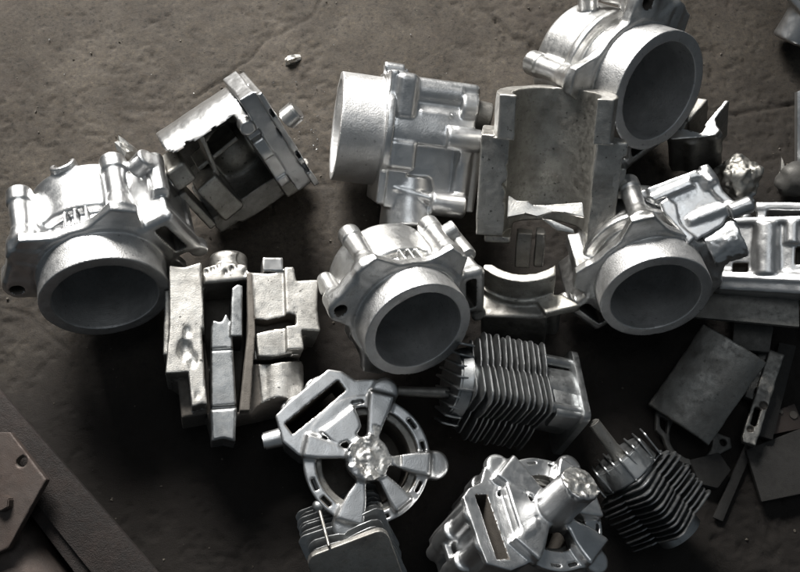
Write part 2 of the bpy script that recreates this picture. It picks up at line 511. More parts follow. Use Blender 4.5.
# ------------------------------------------------------------------ concrete floor
def make_floor():
    def axis(a, b, st):
        inner = np.arange(a, b + 1, st)
        return np.concatenate([[-6000, -2500, -1200], inner, [1200, 2500, 6000]])
    xs, ys = axis(-600, 600, 2.4), axis(-480, 560, 2.4)
    X, Y = np.meshgrid(xs, ys, indexing='ij')
    r = np.random.RandomState(3)
    Z = np.zeros_like(X)
    def vnoise(X, Y, sc, seed):
        q = np.random.RandomState(seed).rand(256, 256)
        u, v = X / sc + 50, Y / sc + 50
        i, j = np.floor(u).astype(int), np.floor(v).astype(int); fu, fv = u - i, v - j
        fu = fu * fu * (3 - 2 * fu); fv = fv * fv * (3 - 2 * fv)
        g = lambda a, b: q[a % 256, b % 256]
        return (g(i, j) * (1 - fu) * (1 - fv) + g(i + 1, j) * fu * (1 - fv) + g(i, j + 1) * (1 - fu) * fv + g(i + 1, j + 1) * fu * fv)
    Z += 3.0 * (vnoise(X, Y, 170, 1) - .5) + 0.8 * (vnoise(X, Y, 48, 2) - .5)
    sst = lambda v, a, b: np.clip((v - a) / (b - a), 0, 1)**2 * (3 - 2 * np.clip((v - a) / (b - a), 0, 1))
    n3 = 0.7 * vnoise(X, Y, 15, 3) + 0.3 * vnoise(X, Y, 6, 13); Z -= 1.1 * sst(n3, 0.60, 0.66) * sst(vnoise(X, Y, 80, 9), 0.35, 0.6)
    n4 = 0.7 * vnoise(X, Y, 8, 4) + 0.3 * vnoise(X, Y, 4, 14); Z -= 1.5 * sst(n4, 0.62, 0.69)
    Z += 0.9 * (vnoise(X, Y, 5, 5) - .5)
    # cracks: photo pixels -> floor
    def fl(px, py):
        ct, st = math.cos(TILT), math.sin(TILT)
        v = np.array([(px - 400) / FPX, (286 - py) / FPX, -1.0])
        w = np.array([v[0], ct * v[1] - st * v[2], st * v[1] + ct * v[2]])
        t = -CAM[2] / w[2]; return (CAM + t * w)[:2]
    cracks = [([(200, 92), (222, 78), (243, 60), (262, 44), (285, 34), (318, 8), (330, -10)], 1.6, 2.2),
              ([(455, -12), (478, 8), (494, 22), (510, 36), (530, 46), (548, 54)], 2.4, 3.6),
              ([(690, 106), (716, 112), (735, 113), (757, 109), (790, 103), (830, 100)], 1.8, 2.4),
              ([(-10, 300), (20, 312), (45, 330), (70, 352)], 1.6, 1.5),
              ([(560, -20), (556, 5), (566, 30)], 1.4, 1.5)]
    wob = 9 * (vnoise(X, Y, 26, 21) - .5); wob2 = 9 * (vnoise(X, Y, 26, 22) - .5)
    for pts, w, dep in cracks:
        P = [fl(*p) for p in pts]
        for a, b in zip(P[:-1], P[1:]):
            e = b - a; t = np.clip(((X + wob - a[0]) * e[0] + (Y + wob2 - a[1]) * e[1]) / e.dot(e), 0, 1)
            d = np.hypot(X + wob - a[0] - e[0] * t, Y + wob2 - a[1] - e[1] * t)
            Z = np.minimum(Z, Z * 0.6 - dep * np.exp(-(d / (w * 1.5))**2) * (0.5 + vnoise(X, Y, 20, 31)))
    far = (np.abs(X) > 700) | (np.abs(Y) > 700); Z[far] = 0
    Z -= 1.5
    nx, ny = X.shape
    V = np.stack([X.ravel(), Y.ravel(), Z.ravel()], 1) * S
    i, j = np.meshgrid(np.arange(nx - 1), np.arange(ny - 1), indexing='ij')
    a = (i * ny + j).ravel(); F = np.stack([a, a + ny, a + ny + 1, a + 1], 1)
    m = bpy.data.materials.new('grimy_shaded_concrete'); m.use_nodes = True; M['floor'] = m
    nt = m.node_tree; b = nt.nodes['Principled BSDF']
    tc = nn(nt, 'ShaderNodeTexCoord'); mp = nn(nt, 'ShaderNodeMapping'); mp.inputs['Scale'].default_value = (1 / S,) * 3
    nt.links.new(tc.outputs['Object'], mp.inputs['Vector']); co = mp.outputs[0]
    def noise(sc, det=8, rough=0.6, dist=0.0):
        n = nn(nt, 'ShaderNodeTexNoise'); n.inputs['Scale'].default_value = sc; n.inputs['Detail'].default_value = det
        n.inputs['Roughness'].default_value = rough; n.inputs['Distortion'].default_value = dist
        nt.links.new(co, n.inputs['Vector']); return n.outputs['Fac']
    def ramp(fac, stops):
        rp = nn(nt, 'ShaderNodeValToRGB'); rp.color_ramp.elements.remove(rp.color_ramp.elements[0])
        for k, (p, c) in enumerate(stops):
            e = rp.color_ramp.elements[0] if k == 0 else rp.color_ramp.elements.new(p)
            e.position = p; e.color = (*c, 1)
        nt.links.new(fac, rp.inputs[0]); return rp.outputs[0]
    base = ramp(noise(0.012, 9, 0.62, 0.4), [(0.30, (0.023, 0.0185, 0.014)), (0.48, (0.037, 0.031, 0.0245)), (0.66, (0.055, 0.047, 0.038))])
    spk = ramp(noise(0.22, 8, 0.8), [(0.36, (0.22, 0.21, 0.20)), (0.45, (0.85, 0.85, 0.85)), (0.56, (1.08, 1.06, 1.03)), (0.68, (1.7, 1.62, 1.5))])
    mul = nn(nt, 'ShaderNodeMix', data_type='RGBA', blend_type='MULTIPLY'); mul.inputs[0].default_value = 0.95
    nt.links.new(base, mul.inputs[6]); nt.links.new(spk, mul.inputs[7]); last = mul.outputs[2]
    # reddish dirt blotches
    red = nn(nt, 'ShaderNodeMapRange'); red.inputs[1].default_value = 0.55; red.inputs[2].default_value = 0.72; red.inputs[4].default_value = 0.35
    nt.links.new(noise(0.009, 6, 0.6), red.inputs[0])
    mr = nn(nt, 'ShaderNodeMix', data_type='RGBA'); nt.links.new(red.outputs[0], mr.inputs[0])
    nt.links.new(last, mr.inputs[6]); mr.inputs[7].default_value = (0.05, 0.039, 0.033, 1); last = mr.outputs[2]
    # grime plus shade painted into the floor colour, towards bottom and right
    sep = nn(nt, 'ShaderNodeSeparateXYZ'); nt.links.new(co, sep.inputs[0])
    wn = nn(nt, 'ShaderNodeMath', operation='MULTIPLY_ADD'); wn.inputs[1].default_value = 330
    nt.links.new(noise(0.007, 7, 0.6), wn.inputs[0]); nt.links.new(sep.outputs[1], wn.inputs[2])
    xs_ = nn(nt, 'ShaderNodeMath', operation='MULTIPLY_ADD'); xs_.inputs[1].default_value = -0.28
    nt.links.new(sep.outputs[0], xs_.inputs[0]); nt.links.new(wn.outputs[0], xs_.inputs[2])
    grime_shade = nn(nt, 'ShaderNodeMapRange'); grime_shade.inputs[1].default_value = 330; grime_shade.inputs[2].default_value = 110
    grime_shade.inputs[3].default_value = 0; grime_shade.inputs[4].default_value = 0.94
    nt.links.new(xs_.outputs[0], grime_shade.inputs[0])
    mo = nn(nt, 'ShaderNodeMix', data_type='RGBA'); nt.links.new(grime_shade.outputs[0], mo.inputs[0])
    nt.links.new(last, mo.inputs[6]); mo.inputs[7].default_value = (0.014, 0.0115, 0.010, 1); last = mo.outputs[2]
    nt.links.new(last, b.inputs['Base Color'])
    rr = nn(nt, 'ShaderNodeMapRange'); rr.inputs[3].default_value = 0.6; rr.inputs[4].default_value = 0.95
    nt.links.new(noise(0.05, 5), rr.inputs[0]); nt.links.new(rr.outputs[0], b.inputs['Roughness'])
    b.inputs['Specular IOR Level'].default_value = 0.3
    ad = nn(nt, 'ShaderNodeMath', operation='ADD'); nt.links.new(noise(0.7, 8, 0.85), ad.inputs[0]); nt.links.new(noise(0.25, 8, 0.8), ad.inputs[1])
    bp = nn(nt, 'ShaderNodeBump'); bp.inputs['Strength'].default_value = 0.8; bp.inputs['Distance'].default_value = 0.0009
    nt.links.new(ad.outputs[0], bp.inputs['Height']); nt.links.new(bp.outputs[0], b.inputs['Normal'])
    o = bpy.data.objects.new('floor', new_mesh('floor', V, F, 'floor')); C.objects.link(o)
    o['kind'] = 'structure'; o['label'] = 'rough brown grey cracked concrete floor with grime and painted shade'
    return o
make_floor()

# ------------------------------------------------------------------ engine cylinder castings (one mould, many castings)
def cylinder_sdf(seed, stub=True, window=True, chips=(), h=1.25):
    g = Sdf((-112, -108, -96), (118, 108, 40), h)
    g.add(cyl((0, 0, -88), (0, 0, -2), 54, 2), 0)
    g.add(cyl((0, 0, -87), (0, 0, -30), 63, 5), 1, 2)                # drum
    g.add(cyl((0, 0, -10), (0, 0, 0), 65, 1.5), 2, 2)                # flange
    cols = ((73, 77, 10.5), (148, 77, 10), (268, 76, 10.5), (345, 72, 9))
    for i, (a, r0, rr) in enumerate(cols):
        x, y = pol(a, r0)
        g.add(box((*pol(a, 62), -38), (16, 8, 34), rotz(math.radians(a)), 3), 0, 6)
        if i < 3:
            g.add(cone((x, y, -72), (x, y, -5), rr + 0.5, rr - 0.5, 2), 4 + i, 4)
            g.add(cyl((x, y, -76), (x, y, -58), rr + 2.2, 2.5), 4 + i, 1.2)
        g.add(prism([pol(a - 34, 60), pol(a - 16, 74), pol(a - 8, r0 + rr + 1), pol(a + 8, r0 + rr + 1), pol(a + 16, 74), pol(a + 34, 60)], -11, -0.2, 2), 2, 6)
        if i < 3: g.add(cone((x, y, -26), (x, y, -8), rr - 0.5, rr + 3, 2), 2, 4)
    x, y = pol(188, 78)                                              # drilled ear
    g.add(cyl((x, y, -24), (x, y, -0.5), 14, 2.5), 2, 9)
    g.add(cyl((x, y, -60), (x, y, -18), 9, 3), 2, 7)
    g.add(box((*pol(168, 70), -9), (15, 28, 8), rotz(math.radians(168)), 3), 2, 6)
    g.add(prism([pol(160, 50), pol(160, 80), pol(180, 88), pol(196, 86), pol(205, 70), pol(215, 55)], -12, -0.3, 2), 2, 6)
    if window:      # cut-back between drum and flange with three ribs
        g.sub(prism([pol(86, 55), pol(86, 80), pol(106, 86), pol(126, 80), pol(126, 55), pol(106, 55)], -29, -9, 1.2), 0, 1.2)
        for a in (97, 106, 115):
            g.add(box((*pol(a, 57), -19), (7, 1.5, 12), rotz(math.radians(a)), 0.8), 8, 1)
    else:
        g.add(cyl((0, 0, -40), (0, 0, -31), 66, 2.5), 1, 2)
    Rt = rotz(math.radians(30))
    g.add(box((*pol(30, 70), -40), (21, 29, 38), Rt, 5), 9, 5)       # chain tunnel
    g.add(box((*pol(30, 70), -5.5), (23, 28, 5.3), Rt, 5), 2, 7)
    g.sub(box((*pol(30, 94), -44), (6, 17, 22), Rt, 2.5), 9, 2)
    g.add(cyl((*pol(8, 94), -13), (*pol(8, 94), -1), 9, 2), 9, 5)
    g.add(cyl((*pol(48, 92), -80), (*pol(48, 92), -30), 9, 2), 9, 4)
    g.add(cyl((*pol(57, 78), -68), (*pol(56, 99), -68), 10.5, 2.5), 9, 3)
    g.add(cyl((*pol(30, 88), -72), (*pol(30, 102), -72), 8, 2), 9, 3)
    g.add(cyl((*pol(200, 50), -66), (*pol(200, 78), -66), 10, 2), 0, 3)
    if stub:
        g.add(cyl((*pol(112, 40), -80), (*pol(112, 64), -92), 13, 2), 10, 3)   # water stub
        g.sub(cyl((*pol(112, 56), -88), (*pol(112, 74), -97), 8, 0), 10)
    g.add(cyl((0, 0, -4), (0, 0, 33), 60, 0.8), 3, 1.2)              # sleeve
    g.sub(box((*pol(30, 76), -40), (6, 20, 70), Rt, 3), 11)
    g.sub(cyl((*pol(188, 79), -50), (*pol(188, 79), 6), 6.5), 12, 0.8)
    g.sub(cyl((0, 0, -70), (0, 0, 60), 48.5), 13, 0.6)
    g.sub(cyl((0, 0, -78), (0, 0, -60), 40), 13, 0.6)
    for (a, r, z, q) in chips: g.sub(sphere((*pol(a, r), z), q, (1, 1, .8)), 14)
    g.rough(0.35, 0.04, seed=seed, octaves=2)
    return g
CYL_PARTS = {0: ('body', 'cast'), 1: ('water_jacket', 'cast'), 2: ('flange', 'cast'), 3: ('sleeve', 'sand'),
             4: ('bolt_column', 'cast'), 5: ('bolt_column', 'cast'), 6: ('bolt_column', 'cast'), 7: ('bolt_column', 'cast'),
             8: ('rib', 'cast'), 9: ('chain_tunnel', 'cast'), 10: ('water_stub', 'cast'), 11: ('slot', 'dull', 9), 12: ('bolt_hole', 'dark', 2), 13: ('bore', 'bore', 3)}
GC = 'cast engine cylinders with a ring sleeve'
CYL_PARTS[14] = ('chip', 'fracture', 2)
def cyl_thing(label, seed, m='cast3', **kw):
    tab = {k: (v[0], m if v[1] == 'cast' else v[1]) + tuple(v[2:]) for k, v in CYL_PARTS.items()}
    return Thing('engine_cylinder', label, 'engine cylinder', GC).sdf(cylinder_sdf(seed, **kw), tab)
cA = cyl_thing('bright silver engine cylinder at the far left, ring mouth facing down', 5, m='cast')
cA.put(106, 298.5, view((0.10, -0.79, 0.60), 0), anchor=(0, 0, 33), size=63 / 60)
cB = cyl_thing('silver engine cylinder in the middle of the pile, between sawn block and spoked casting', 6, stub=False, chips=((70, 89, -3, 4), (97, 72, -4, 3), (140, 90, -2, 3)))
cB.put(419, 331, view((0.38, -0.60, 0.70), -52), rest=30, anchor=(0, 0, 33), size=57 / 60)
cC = cyl_thing('grey engine cylinder topmost at upper right, wide dark bore facing right', 7, stub=False, window=False, chips=((30, 88, -4, 4),))
cC.put(660, 92, view((0.715, -0.32, 0.62), -165), anchor=(0, 0, 33), size=61 / 60)
cD = cyl_thing('engine cylinder lying under the broken cover plate on the right', 8, stub=False, window=False)
cD.put(656, 298, view((0.257, -0.705, 0.66), 171), anchor=(0, 0, 33), size=55.6 / 60)

# cylinder lying on its side, pocketed wall and intake stub towards the lens (x right, y up, z lens; sleeve to the left)
def side_cylinder():
    g = Sdf((-80, -100, -72), (85, 80, 70), 1.2)
    X = lambda p: p - 405
    g.add(cyl((X(384), 5, 0), (X(464), 5, 0), 52, 3), 0)
    g.add(cyl((X(377), 5, 0), (X(384), 5, 0), 60, 1.5), 1)                            # flange
    g.add(box((X(381), 0, 6), (4, 63, 42), None, 2), 1, 2)
    g.add(box((X(426), 36, 16), (40, 24, 26), None, 5), 0, 2)                         # upper housing
    g.add(box((X(394), 40, 24), (11, 22, 28), None, 7), 2, 1.5)
    g.add(cyl((X(402), 47, 32), (X(450), 47, 32), 13, 3), 3, 1.5)
    g.add(box((X(424), 23, 38), (16, 7, 10), None, 3), 3, 1.5)
    g.add(cyl((X(448), 36, 34), (X(465), 36, 34), 17, 3), 2, 1.5)
    g.add(cyl((X(462), 33, 24), (X(482), 31, 24), 14.5, 1.5), 4, .5)
    g.add(cyl((X(374), 66, 14), (X(394), 66, 14), 6, 1.5), 5, 1)
    g.add(cyl((X(390), 64, 14), (X(398), 64, 14), 4, 1), 5, .8)
    g.add(box((X(424), -26, 30), (40, 40, 14), None, 2), 0, 2)                        # pocketed wall facing the lens
    g.sub(box((X(428), -25, 52), (24, 23, 17), None, 3), 6, 1.5)
    g.add(cone((X(396), 11, 43), (X(440), 8, 47), 2.5, 6, 1.5), 7, 1.5)
    g.add(cyl((X(436), 7, 48), (X(471), 7, 48), 11.5, 2.5), 2, 1.5)
    g.add(cone((X(392), -46, 42), (X(432), -53, 46), 2.5, 6, 1.5), 7, 1.5)
    g.add(cyl((X(429), -56, 47), (X(463), -56, 47), 12, 2.5), 2, 1.5)
    g.add(box((X(396), -14, 42), (14, 15, 12), None, 6), 8, 1.5)
    g.add(cyl((X(458), -4, 40), (X(458), -48, 40), 9, 2), 0, 2)
    g.add(box((X(470), -26, 20), (4, 36, 24), None, 2), 0, 1)
    g.add(cone((X(411), -36, 20), (X(413), -84, 28), 24, 28, 2.5), 9, 2)              # intake stub
    g.add(cyl((X(335), 5, 0), (X(380), 5, 0), 53, 0.8), 10, 1)                        # sleeve
    g.sub(cyl((X(413), -78, 28), (X(413.4), -92, 30), 20), 11, 1)
    g.sub(cyl((X(320), 5, 0), (X(398), 5, 0), 45), 12, 0.6)
    g.rough(0.3, 0.05, seed=9, octaves=2)
    return g
sc_ = Thing('engine_cylinder', 'bright engine cylinder lying on its side, sleeve pointing left, below the bare floor', 'engine cylinder', GC)
sc_.sdf(side_cylinder(), {0: ('body', 'cast'), 1: ('flange', 'cast'), 2: ('bolt_boss', 'cast'), 3: ('bead', 'cast'), 4: ('end_stub', 'dull'), 5: ('nipple', 'cast'),
                          6: ('pocket', 'cast'), 7: ('rib', 'cast'), 8: ('side_boss', 'cast'), 9: ('intake_stub', 'cast'), 10: ('sleeve', 'sand'), 11: ('stub_break', 'fracture', 9), 12: ('bore', 'bore', 10)})
sc_.part('stub_break', shard('stub_break', (17, 5, 15), 'fracture', 4, 3, 0.25), None, T4((8, -87, 30)))
sc_.put(405, 140, tilt(0, 9, -7))

# ------------------------------------------------------------------ castings seen from the head side: ring, spokes, pouring sprue
def head_casting(sprue_len, sprue_r, deep, bore, hs, wk, seed):
    g = Sdf((-105, -85, -deep - 6), (90, 100, sprue_len + 12), 1.2)
    g.add(cyl((0, 0, -deep), (0, 0, -4), 58, 2), 0)
    for i, (a, r0) in enumerate(((-108, 67), (-5, 69), (75, 71))):
        x, y = pol(a, r0)
        g.add(cyl((x, y, -deep), (x, y, -3), 9, 2), 0, 5)
        g.add(cyl((x, y, -deep * .62), (x, y, -deep * .4), 12, 2), 0, 1.5)
        g.add(cyl((x, y, -8), (x, y, 0), 13, 1.5), 1, 14)
    tun = [(-40, 91), (-26, 89), (-12, 80), (8, 82), (20, 50), (0, 0), (-50, 0), (-69, 4), (-85, 17), (-93, 43), (-80, 56)]
    g.add(prism([(x * .95, y * .95) for x, y in tun], -deep, -4, 3), 2, 3)
    g.add(prism(tun, -8, 0, 1.5), 1, 3)
    for k in (0.25, 0.75):      # columns on the tunnel wall
        x, y = -92 + 52 * k, 46 + 46 * k
        g.add(cyl((x * .93, y * .93, -deep), (x * .93, y * .93, -3), 9, 2), 2, 4)
        g.add(cyl((x * .95, y * .95, -deep * .75), (x * .95, y * .95, -deep * .4), 12, 3), 2, 2)
    g.add(box((-72, 66, -deep * .55), (4, 16, 4), rotz(math.radians(-48)), 2), 2, 2)
    g.add(cyl((0, 0, -8), (0, 0, 0), 64, 1.2), 1, 2)
    g.sub(cyl((0, 0, -9), (0, 0, 9), bore + 7), 3, 1)
    g.sub(cyl((0, 0, -deep + 12), (0, 0, 60), bore), 4, 1)
    g.sub(prism([(-83, 35), (-30, 80), (-22, 69), (-75, 24)], -200, 40, 1.5), 5, .8)
    for a in (38, 12, -28, -75, -135, -155, 100):
        x, y = pol(a, 58); g.sub(box((x, y, 0), (1.9, 6, 9), rotz(math.radians(a)), .8), 5)
    for i, (a, L, w0, w1) in enumerate(((77, 67, 6.5, 11), (-5, 63, 5.5, 10), (-52, 58, 5.5, 9), (-107, 64, 5.5, 12), (168, 64, 5.5, 10), (128, 50, 6.5, 18))):
        w0 *= wk; w1 *= wk
        pl = [(6, -w0), (26, -w0), (L * .58, -w1 * .8), (L * .74, -w1), (L * .95, -w1 * 1.15), (L, -w1 * 1.1), (L, w1 * 1.1), (L * .95, w1 * 1.15), (L * .74, w1), (L * .58, w1 * .8), (26, w0), (6, w0)]
        g.add(prism(pl, -5, hs, min(3.5, hs * .4), rotz(math.radians(a))), 6 + i, 5)
    g.add(cone((0, 0, -6), (0, 0, sprue_len), sprue_r + 2, sprue_r, 1.5), 13, 3)
    g.rough(0.35, 0.05, seed=seed, octaves=2)
    g.sub(cyl((0, 0, sprue_len - 3), (5, 3, sprue_len + 25), 34), 14)
    g.rough(1.9, 0.14, seed=seed + 40, octaves=3, zmin=sprue_len - 7, rmax=sprue_r + 5)
    return g
def head_parts(m):
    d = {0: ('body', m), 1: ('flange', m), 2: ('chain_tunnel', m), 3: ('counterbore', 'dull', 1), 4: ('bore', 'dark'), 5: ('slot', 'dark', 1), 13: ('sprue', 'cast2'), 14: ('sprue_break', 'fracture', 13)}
    d.update({6 + i: ('spoke', m) for i in range(6)}); return d
GH = 'castings with a spoked pouring gate'
hj = Thing('spoked_casting', 'round casting with bone shaped spokes and a glittering broken hub, facing the lens', 'casting', GH)
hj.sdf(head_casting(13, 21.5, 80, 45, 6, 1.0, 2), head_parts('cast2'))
hj.part('side_boss', rod('side_boss', (-104, 22, -40), (-80, 28, -40), 9, 10, 'cast', 24, 1.5))
hj.put(367.7, 459, lean((0.12, 0.10, 0.98), 0), rest=4)
hk = Thing('spoked_casting', 'tilted silver casting at the bottom edge with a thick broken sprue pointing up', 'casting', GH)
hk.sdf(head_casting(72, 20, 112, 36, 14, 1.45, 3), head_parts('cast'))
hk.put(549, 512, lean((0.46, 0.43, 0.777), 66), anchor=(0, 0, 0), size=0.94)

# ------------------------------------------------------------------ finned cylinders
def rsq(hx, hy, r, n=4):
    out = []
    for cx, cy, a0 in ((hx - r, hy - r, 0), (-hx + r, hy - r, 90), (-hx + r, -hy + r, 180), (hx - r, -hy + r, 270)):
        for i in range(n + 1):
            a = math.radians(a0 + 90 * i / n); out.append((cx + r * math.cos(a), cy + r * math.sin(a)))
    return out
def finline(h, r):
    out = []
    pts = rsq(h, h, r, 5)
    for i, (x, y) in enumerate(pts):
        out.append((x, y))
        nx, ny = pts[(i + 1) % len(pts)]
        if math.hypot(nx - x, ny - y) > h:      # straight side: shallow waist and a cast notch
            for t, d in ((.25, 1.0), (.42, 2.5), (.5, 5.0), (.58, 2.5), (.75, 1.0)):
                px, py = x + (nx - x) * t, y + (ny - y) * t
                q = 1 - d / h; out.append((px * q if abs(px) > abs(py) else px, py * q if abs(py) >= abs(px) else py))
    return out
def finned(label, n, pitch, hf, mat, head=True, hd=14,  runner=None, base=True, notch=True, front=False):
    t = Thing('finned_cylinder', label, 'finned cylinder', 'small air cooled finned cylinders')
    z0 = -n * pitch / 2
    t.part('barrel', rod('barrel', (0, 0, z0 - 34 if base else z0 - 16), (0, 0, -z0), hf * .62, hf * .62, mat, 48, 1))
    fme = []
    for q in range(3):
        o = [(x + rng.uniform(-.5, .5), y + rng.uniform(-.5, .5)) for x, y in finline(hf, (9, 12, 10)[q])]
        fme.append(slab('fin', o, -0.95, 0.95, mat, 0.6, 2))
    for i in range(n):
        k = 1.0 - (0.10 * max(0, i - n + 3)) - 0.03 * (i % 2)
        R = tilt(rng.uniform(-1.3, 1.3), rng.uniform(-1.3, 1.3), rng.uniform(-1.5, 1.5)) * k
        t.part('fin', fme[i % 3], None, T4((0, 0, z0 + (i + .5) * pitch), R))
    if head:
        for i in range(9):
            x = (i - 4) * hf * .235
            hm = slab('head_fin', rsq(hd, hf * .93 - abs(x) * .58, 6), -1.0, 1.0, mat, 0.6, 2)
            R = rotz(math.radians(-45)) @ np.array([[0, 0, 1.], [0, 1., 0], [-1., 0, 0]]) @ tilt(rng.uniform(-2, 2), rng.uniform(-2, 2), 0)
            n_ = rotz(math.radians(-45)) @ np.array([x, 0, 0])
            t.part('head_fin', hm, None, T4((n_[0], n_[1], -z0 + hd - 4), R))
        t.part('head_dome', rod('head_dome', (0, 0, -z0 - 2), (0, 0, -z0 + 2 * hd - 9), hf * .88, hf * .78, mat, 40, 2))
    if base:
        t.part('neck', rod('neck', (0, 0, z0 - 36), (0, 0, z0 - 2), hf * .78, hf * .76, mat, 48, 1))
        t.part('base_flange', slab('base_flange', rsq(hf * 1.02, hf * .86, 8), z0 - 42, z0 - 34, mat, 1.0, 2))
        t.part('port', slab('port', rsq(hf * .5, hf * .32, 5), z0 - 34, z0 - 6, mat, 2, 2), None, T4((-hf * .42, -hf * .40, 0)))
        for sx in (-1, 1):
            t.part('stud_boss', rod('stud_boss', (sx * hf * .7, -hf * .62, z0 - 36), (sx * hf * .7, -hf * .62, z0 - 2), 6, 6, mat, 20, 1))
    if runner: t.part('runner', rod('runner', runner[0], runner[1], runner[2], runner[3], 'dull', 20, 1.5))
    if front:
        t.part('front_plate', slab('front_plate', rsq(hf * .92, hf * .80, 11), -z0 - 2, -z0 + 6, 'dull', 1.5, 3))
    return t
def frame(a, b):
    a = np.array(a, float); a /= np.linalg.norm(a); b = np.array(b, float); b -= a * a.dot(b); b /= np.linalg.norm(b)
    return np.stack([a, b, np.cross(a, b)], 1)
fl_ = finned('dark finned cylinder with a square base flange, between middle cylinder and right cylinder', 13, 6.6, 45, 'fin', hd=10, runner=((-10, 6, 52), (-4, 26, 104), 6, 5))
fl_.put(519, 401, frame((-.15, 1, -.7), (-.58, -.8, -1.02)), anchor=(-44, -44, 0))
fm_ = finned('finned cylinder with a round runner stub at lower right, beside the sprue casting', 12, 6.6, 45, 'fin', hd=17, base=False, runner=((-8, -8, 44), (-14, -20, 118), 9, 7))
fm_.put(662, 510, frame((.5, .8, -.87), (-.88, -.4, -.87)), anchor=(-44, -44, 0), size=0.88)
fn_ = finned('finned cylinder with a ball riser, cut off by the bottom edge', 9, 8.5, 46, 'fin', head=False, base=False, front=True)
fn_.part('riser_stem', rod('riser_stem', (-16, 40, 44), (-16, 62, 2), 1.6, 1.8, 'dull', 12))
bmb = bmesh.new(); bmesh.ops.create_uvsphere(bmb, u_segments=24, v_segments=14, radius=6.5); bmesh.ops.translate(bmb, verts=bmb.verts, vec=(-16, 62, 2))
fn_.part('riser_ball', bm_mesh('riser_ball', bmb, 'fin'))
fn_.put(357, 573, view((0.12, -0.55, 0.82), 0) @ rotz(math.radians(8)), anchor=(0, 0, 44), rest=3)

# ------------------------------------------------------------------ view-modelled scrap (outlines in photo pixels about an anchor)
def loc(ax, ay, pts): return [(x - ax, ay - y) for x, y in pts]

# half shell with the bore open to the lens (upright, centre right)
def half_shell():
    g = Sdf((-80, -112, -80), (82, 85, 20), 1.3)
    g.add(cyl((0, 30, -12), (0, 76, -12), 59, 1), 0)
    g.add(cyl((0, -66, -12), (0, 34, -12), 63, 2), 1)
    g.add(box((-54, -18, -24), (17, 53, 24), None, 1.5), 1, 1.5)
    g.add(box((-48, -64, -26), (14, 16, 22), None, 3), 1, 2)
    g.add(box((55, -30, -24), (14, 60, 24), None, 1.5), 1, 1.5)
    g.add(box((64, 26, -10), (9, 7, 10), None, 2), 1, 1.5)
    g.add(box((69, -10, -20), (6, 16, 12), None, 2), 1, 1)
    g.add(box((-20, -90, -30), (8, 22, 9), None, 2), 2, 1)
    g.add(box((-3, -88, -36), (5, 22, 12), None, 2), 2, 1)
    g.sub(cyl((0, -72, -10), (0, 120, -10), 43), 3, 0.5)
    g.sub(box((0, -43, 40), (100, 75, 40), None, 0), 4)
    g.sub(half((0, 0, 12), (0, 0, 1)), 4)
    g.sub(prism([(43, 30), (38, -100), (33, -100), (33, 30)], -14, 10, .5), 4)
    g.sub(prism([(-36, 14), (-44, 4), (-41, -8), (-47, -16), (-42, -24), (-44, -34), (-36, -40), (-30, -20), (-30, 0)], -18, 30, 1), 3)
    g.sub(prism([(-44, 70), (-40, 62), (-43, 54), (-39, 48), (-34, 60)], -10, 10, .5), 3)
    g.rough(0.6, 0.05, seed=21, octaves=3)
    return g
hs = Thing('half_cylinder_shell', 'grey half cylinder sawn lengthwise, hollow side open to the lens', 'casting half')
hs.sdf(half_shell(), {0: ('sleeve', 'pale'), 1: ('body', 'pale'), 2: ('leg', 'dull'), 3: ('bore', 'cut'), 4: ('sawn_face', 'pale')})
A_ = (550, 172)
hs.part('gate_flash', slab('gate_flash', loc(*A_, [(511, 210), (519, 215), (530, 215), (536, 219), (547, 218), (560, 216), (584, 213), (587, 228), (566, 224), (555, 224), (541, 230), (528, 228), (511, 233)]), -5, 0, 'fracture', .8, 2, .5), None, T4((0, 6, -18), rotx(math.radians(-34))))
hs.part('gate_flash', slab('gate_flash', loc(*A_, [(546, 227), (556, 228), (578, 236), (580, 240), (562, 238)]), -4, 1, 'fracture', .7, 2, .4), None, T4((0, 4, -16), rotx(math.radians(-16))))
hs.put(550, 172, tilt(13, 2, -4.5), rest=44)

# arc of a broken sleeve on its flange (centre)
def arc_piece():
    g = Sdf((-60, -80, -70), (70, 10, 34), 1.4)
    g.add(cyl((0, 0, 0), (0, 0, 30), 58, 1), 0)
    g.add(cyl((0, 0, -50), (0, 0, -6), 54, 2), 2, 2)
    g.add(cyl((0, 0, -8), (0, 0, 0), 62, 1), 1, 2)
    g.add(prism([(10, -50), (34, -46), (56, -66), (22, -76), (16, -64)], -9, 1, 1.5), 1, 3)
    g.add(cyl((30, -58, -56), (30, -58, -4), 9, 2), 3, 4)
    g.add(box((-10, -62, -36), (34, 14, 30), None, 3), 2, 3)
    g.sub(cyl((0, 0, -200), (0, 0, 60), 48), 4, .6)
    g.sub(half((-31, 0, 0), (-1, 0.25, 0)), 5); 
    g.sub(prism([(33, 10), (26, -46), (36, -50), (42, -48), (70, -80), (90, 10)], -80, 60, 1), 5) if False else g.sub(prism([(34, 20), (31, -52), (60, -52), (90, -40), (90, 20)], -80, 60, .5), 5)
    g.sub(half((0, -36, 0), (0, 1, 0)), 5)
    g.rough(0.6, 0.05, seed=31)
    return g
ar = Thing('broken_sleeve_arc', 'broken arc of a sleeve on dark flange below the sawn half cylinder', 'casting fragment')
ar.sdf(arc_piece(), {0: ('sleeve', 'cut'), 1: ('flange', 'cut'), 2: ('body', 'dull'), 3: ('bolt_column', 'dull'), 4: ('bore', 'dull', 0), 5: ('break_face', 'cut')})
ar.put(524, 278, view((0.02, 0.58, 0.81), 0) @ rotz(math.radians(2)), anchor=(0, -53, 30), rest=12)

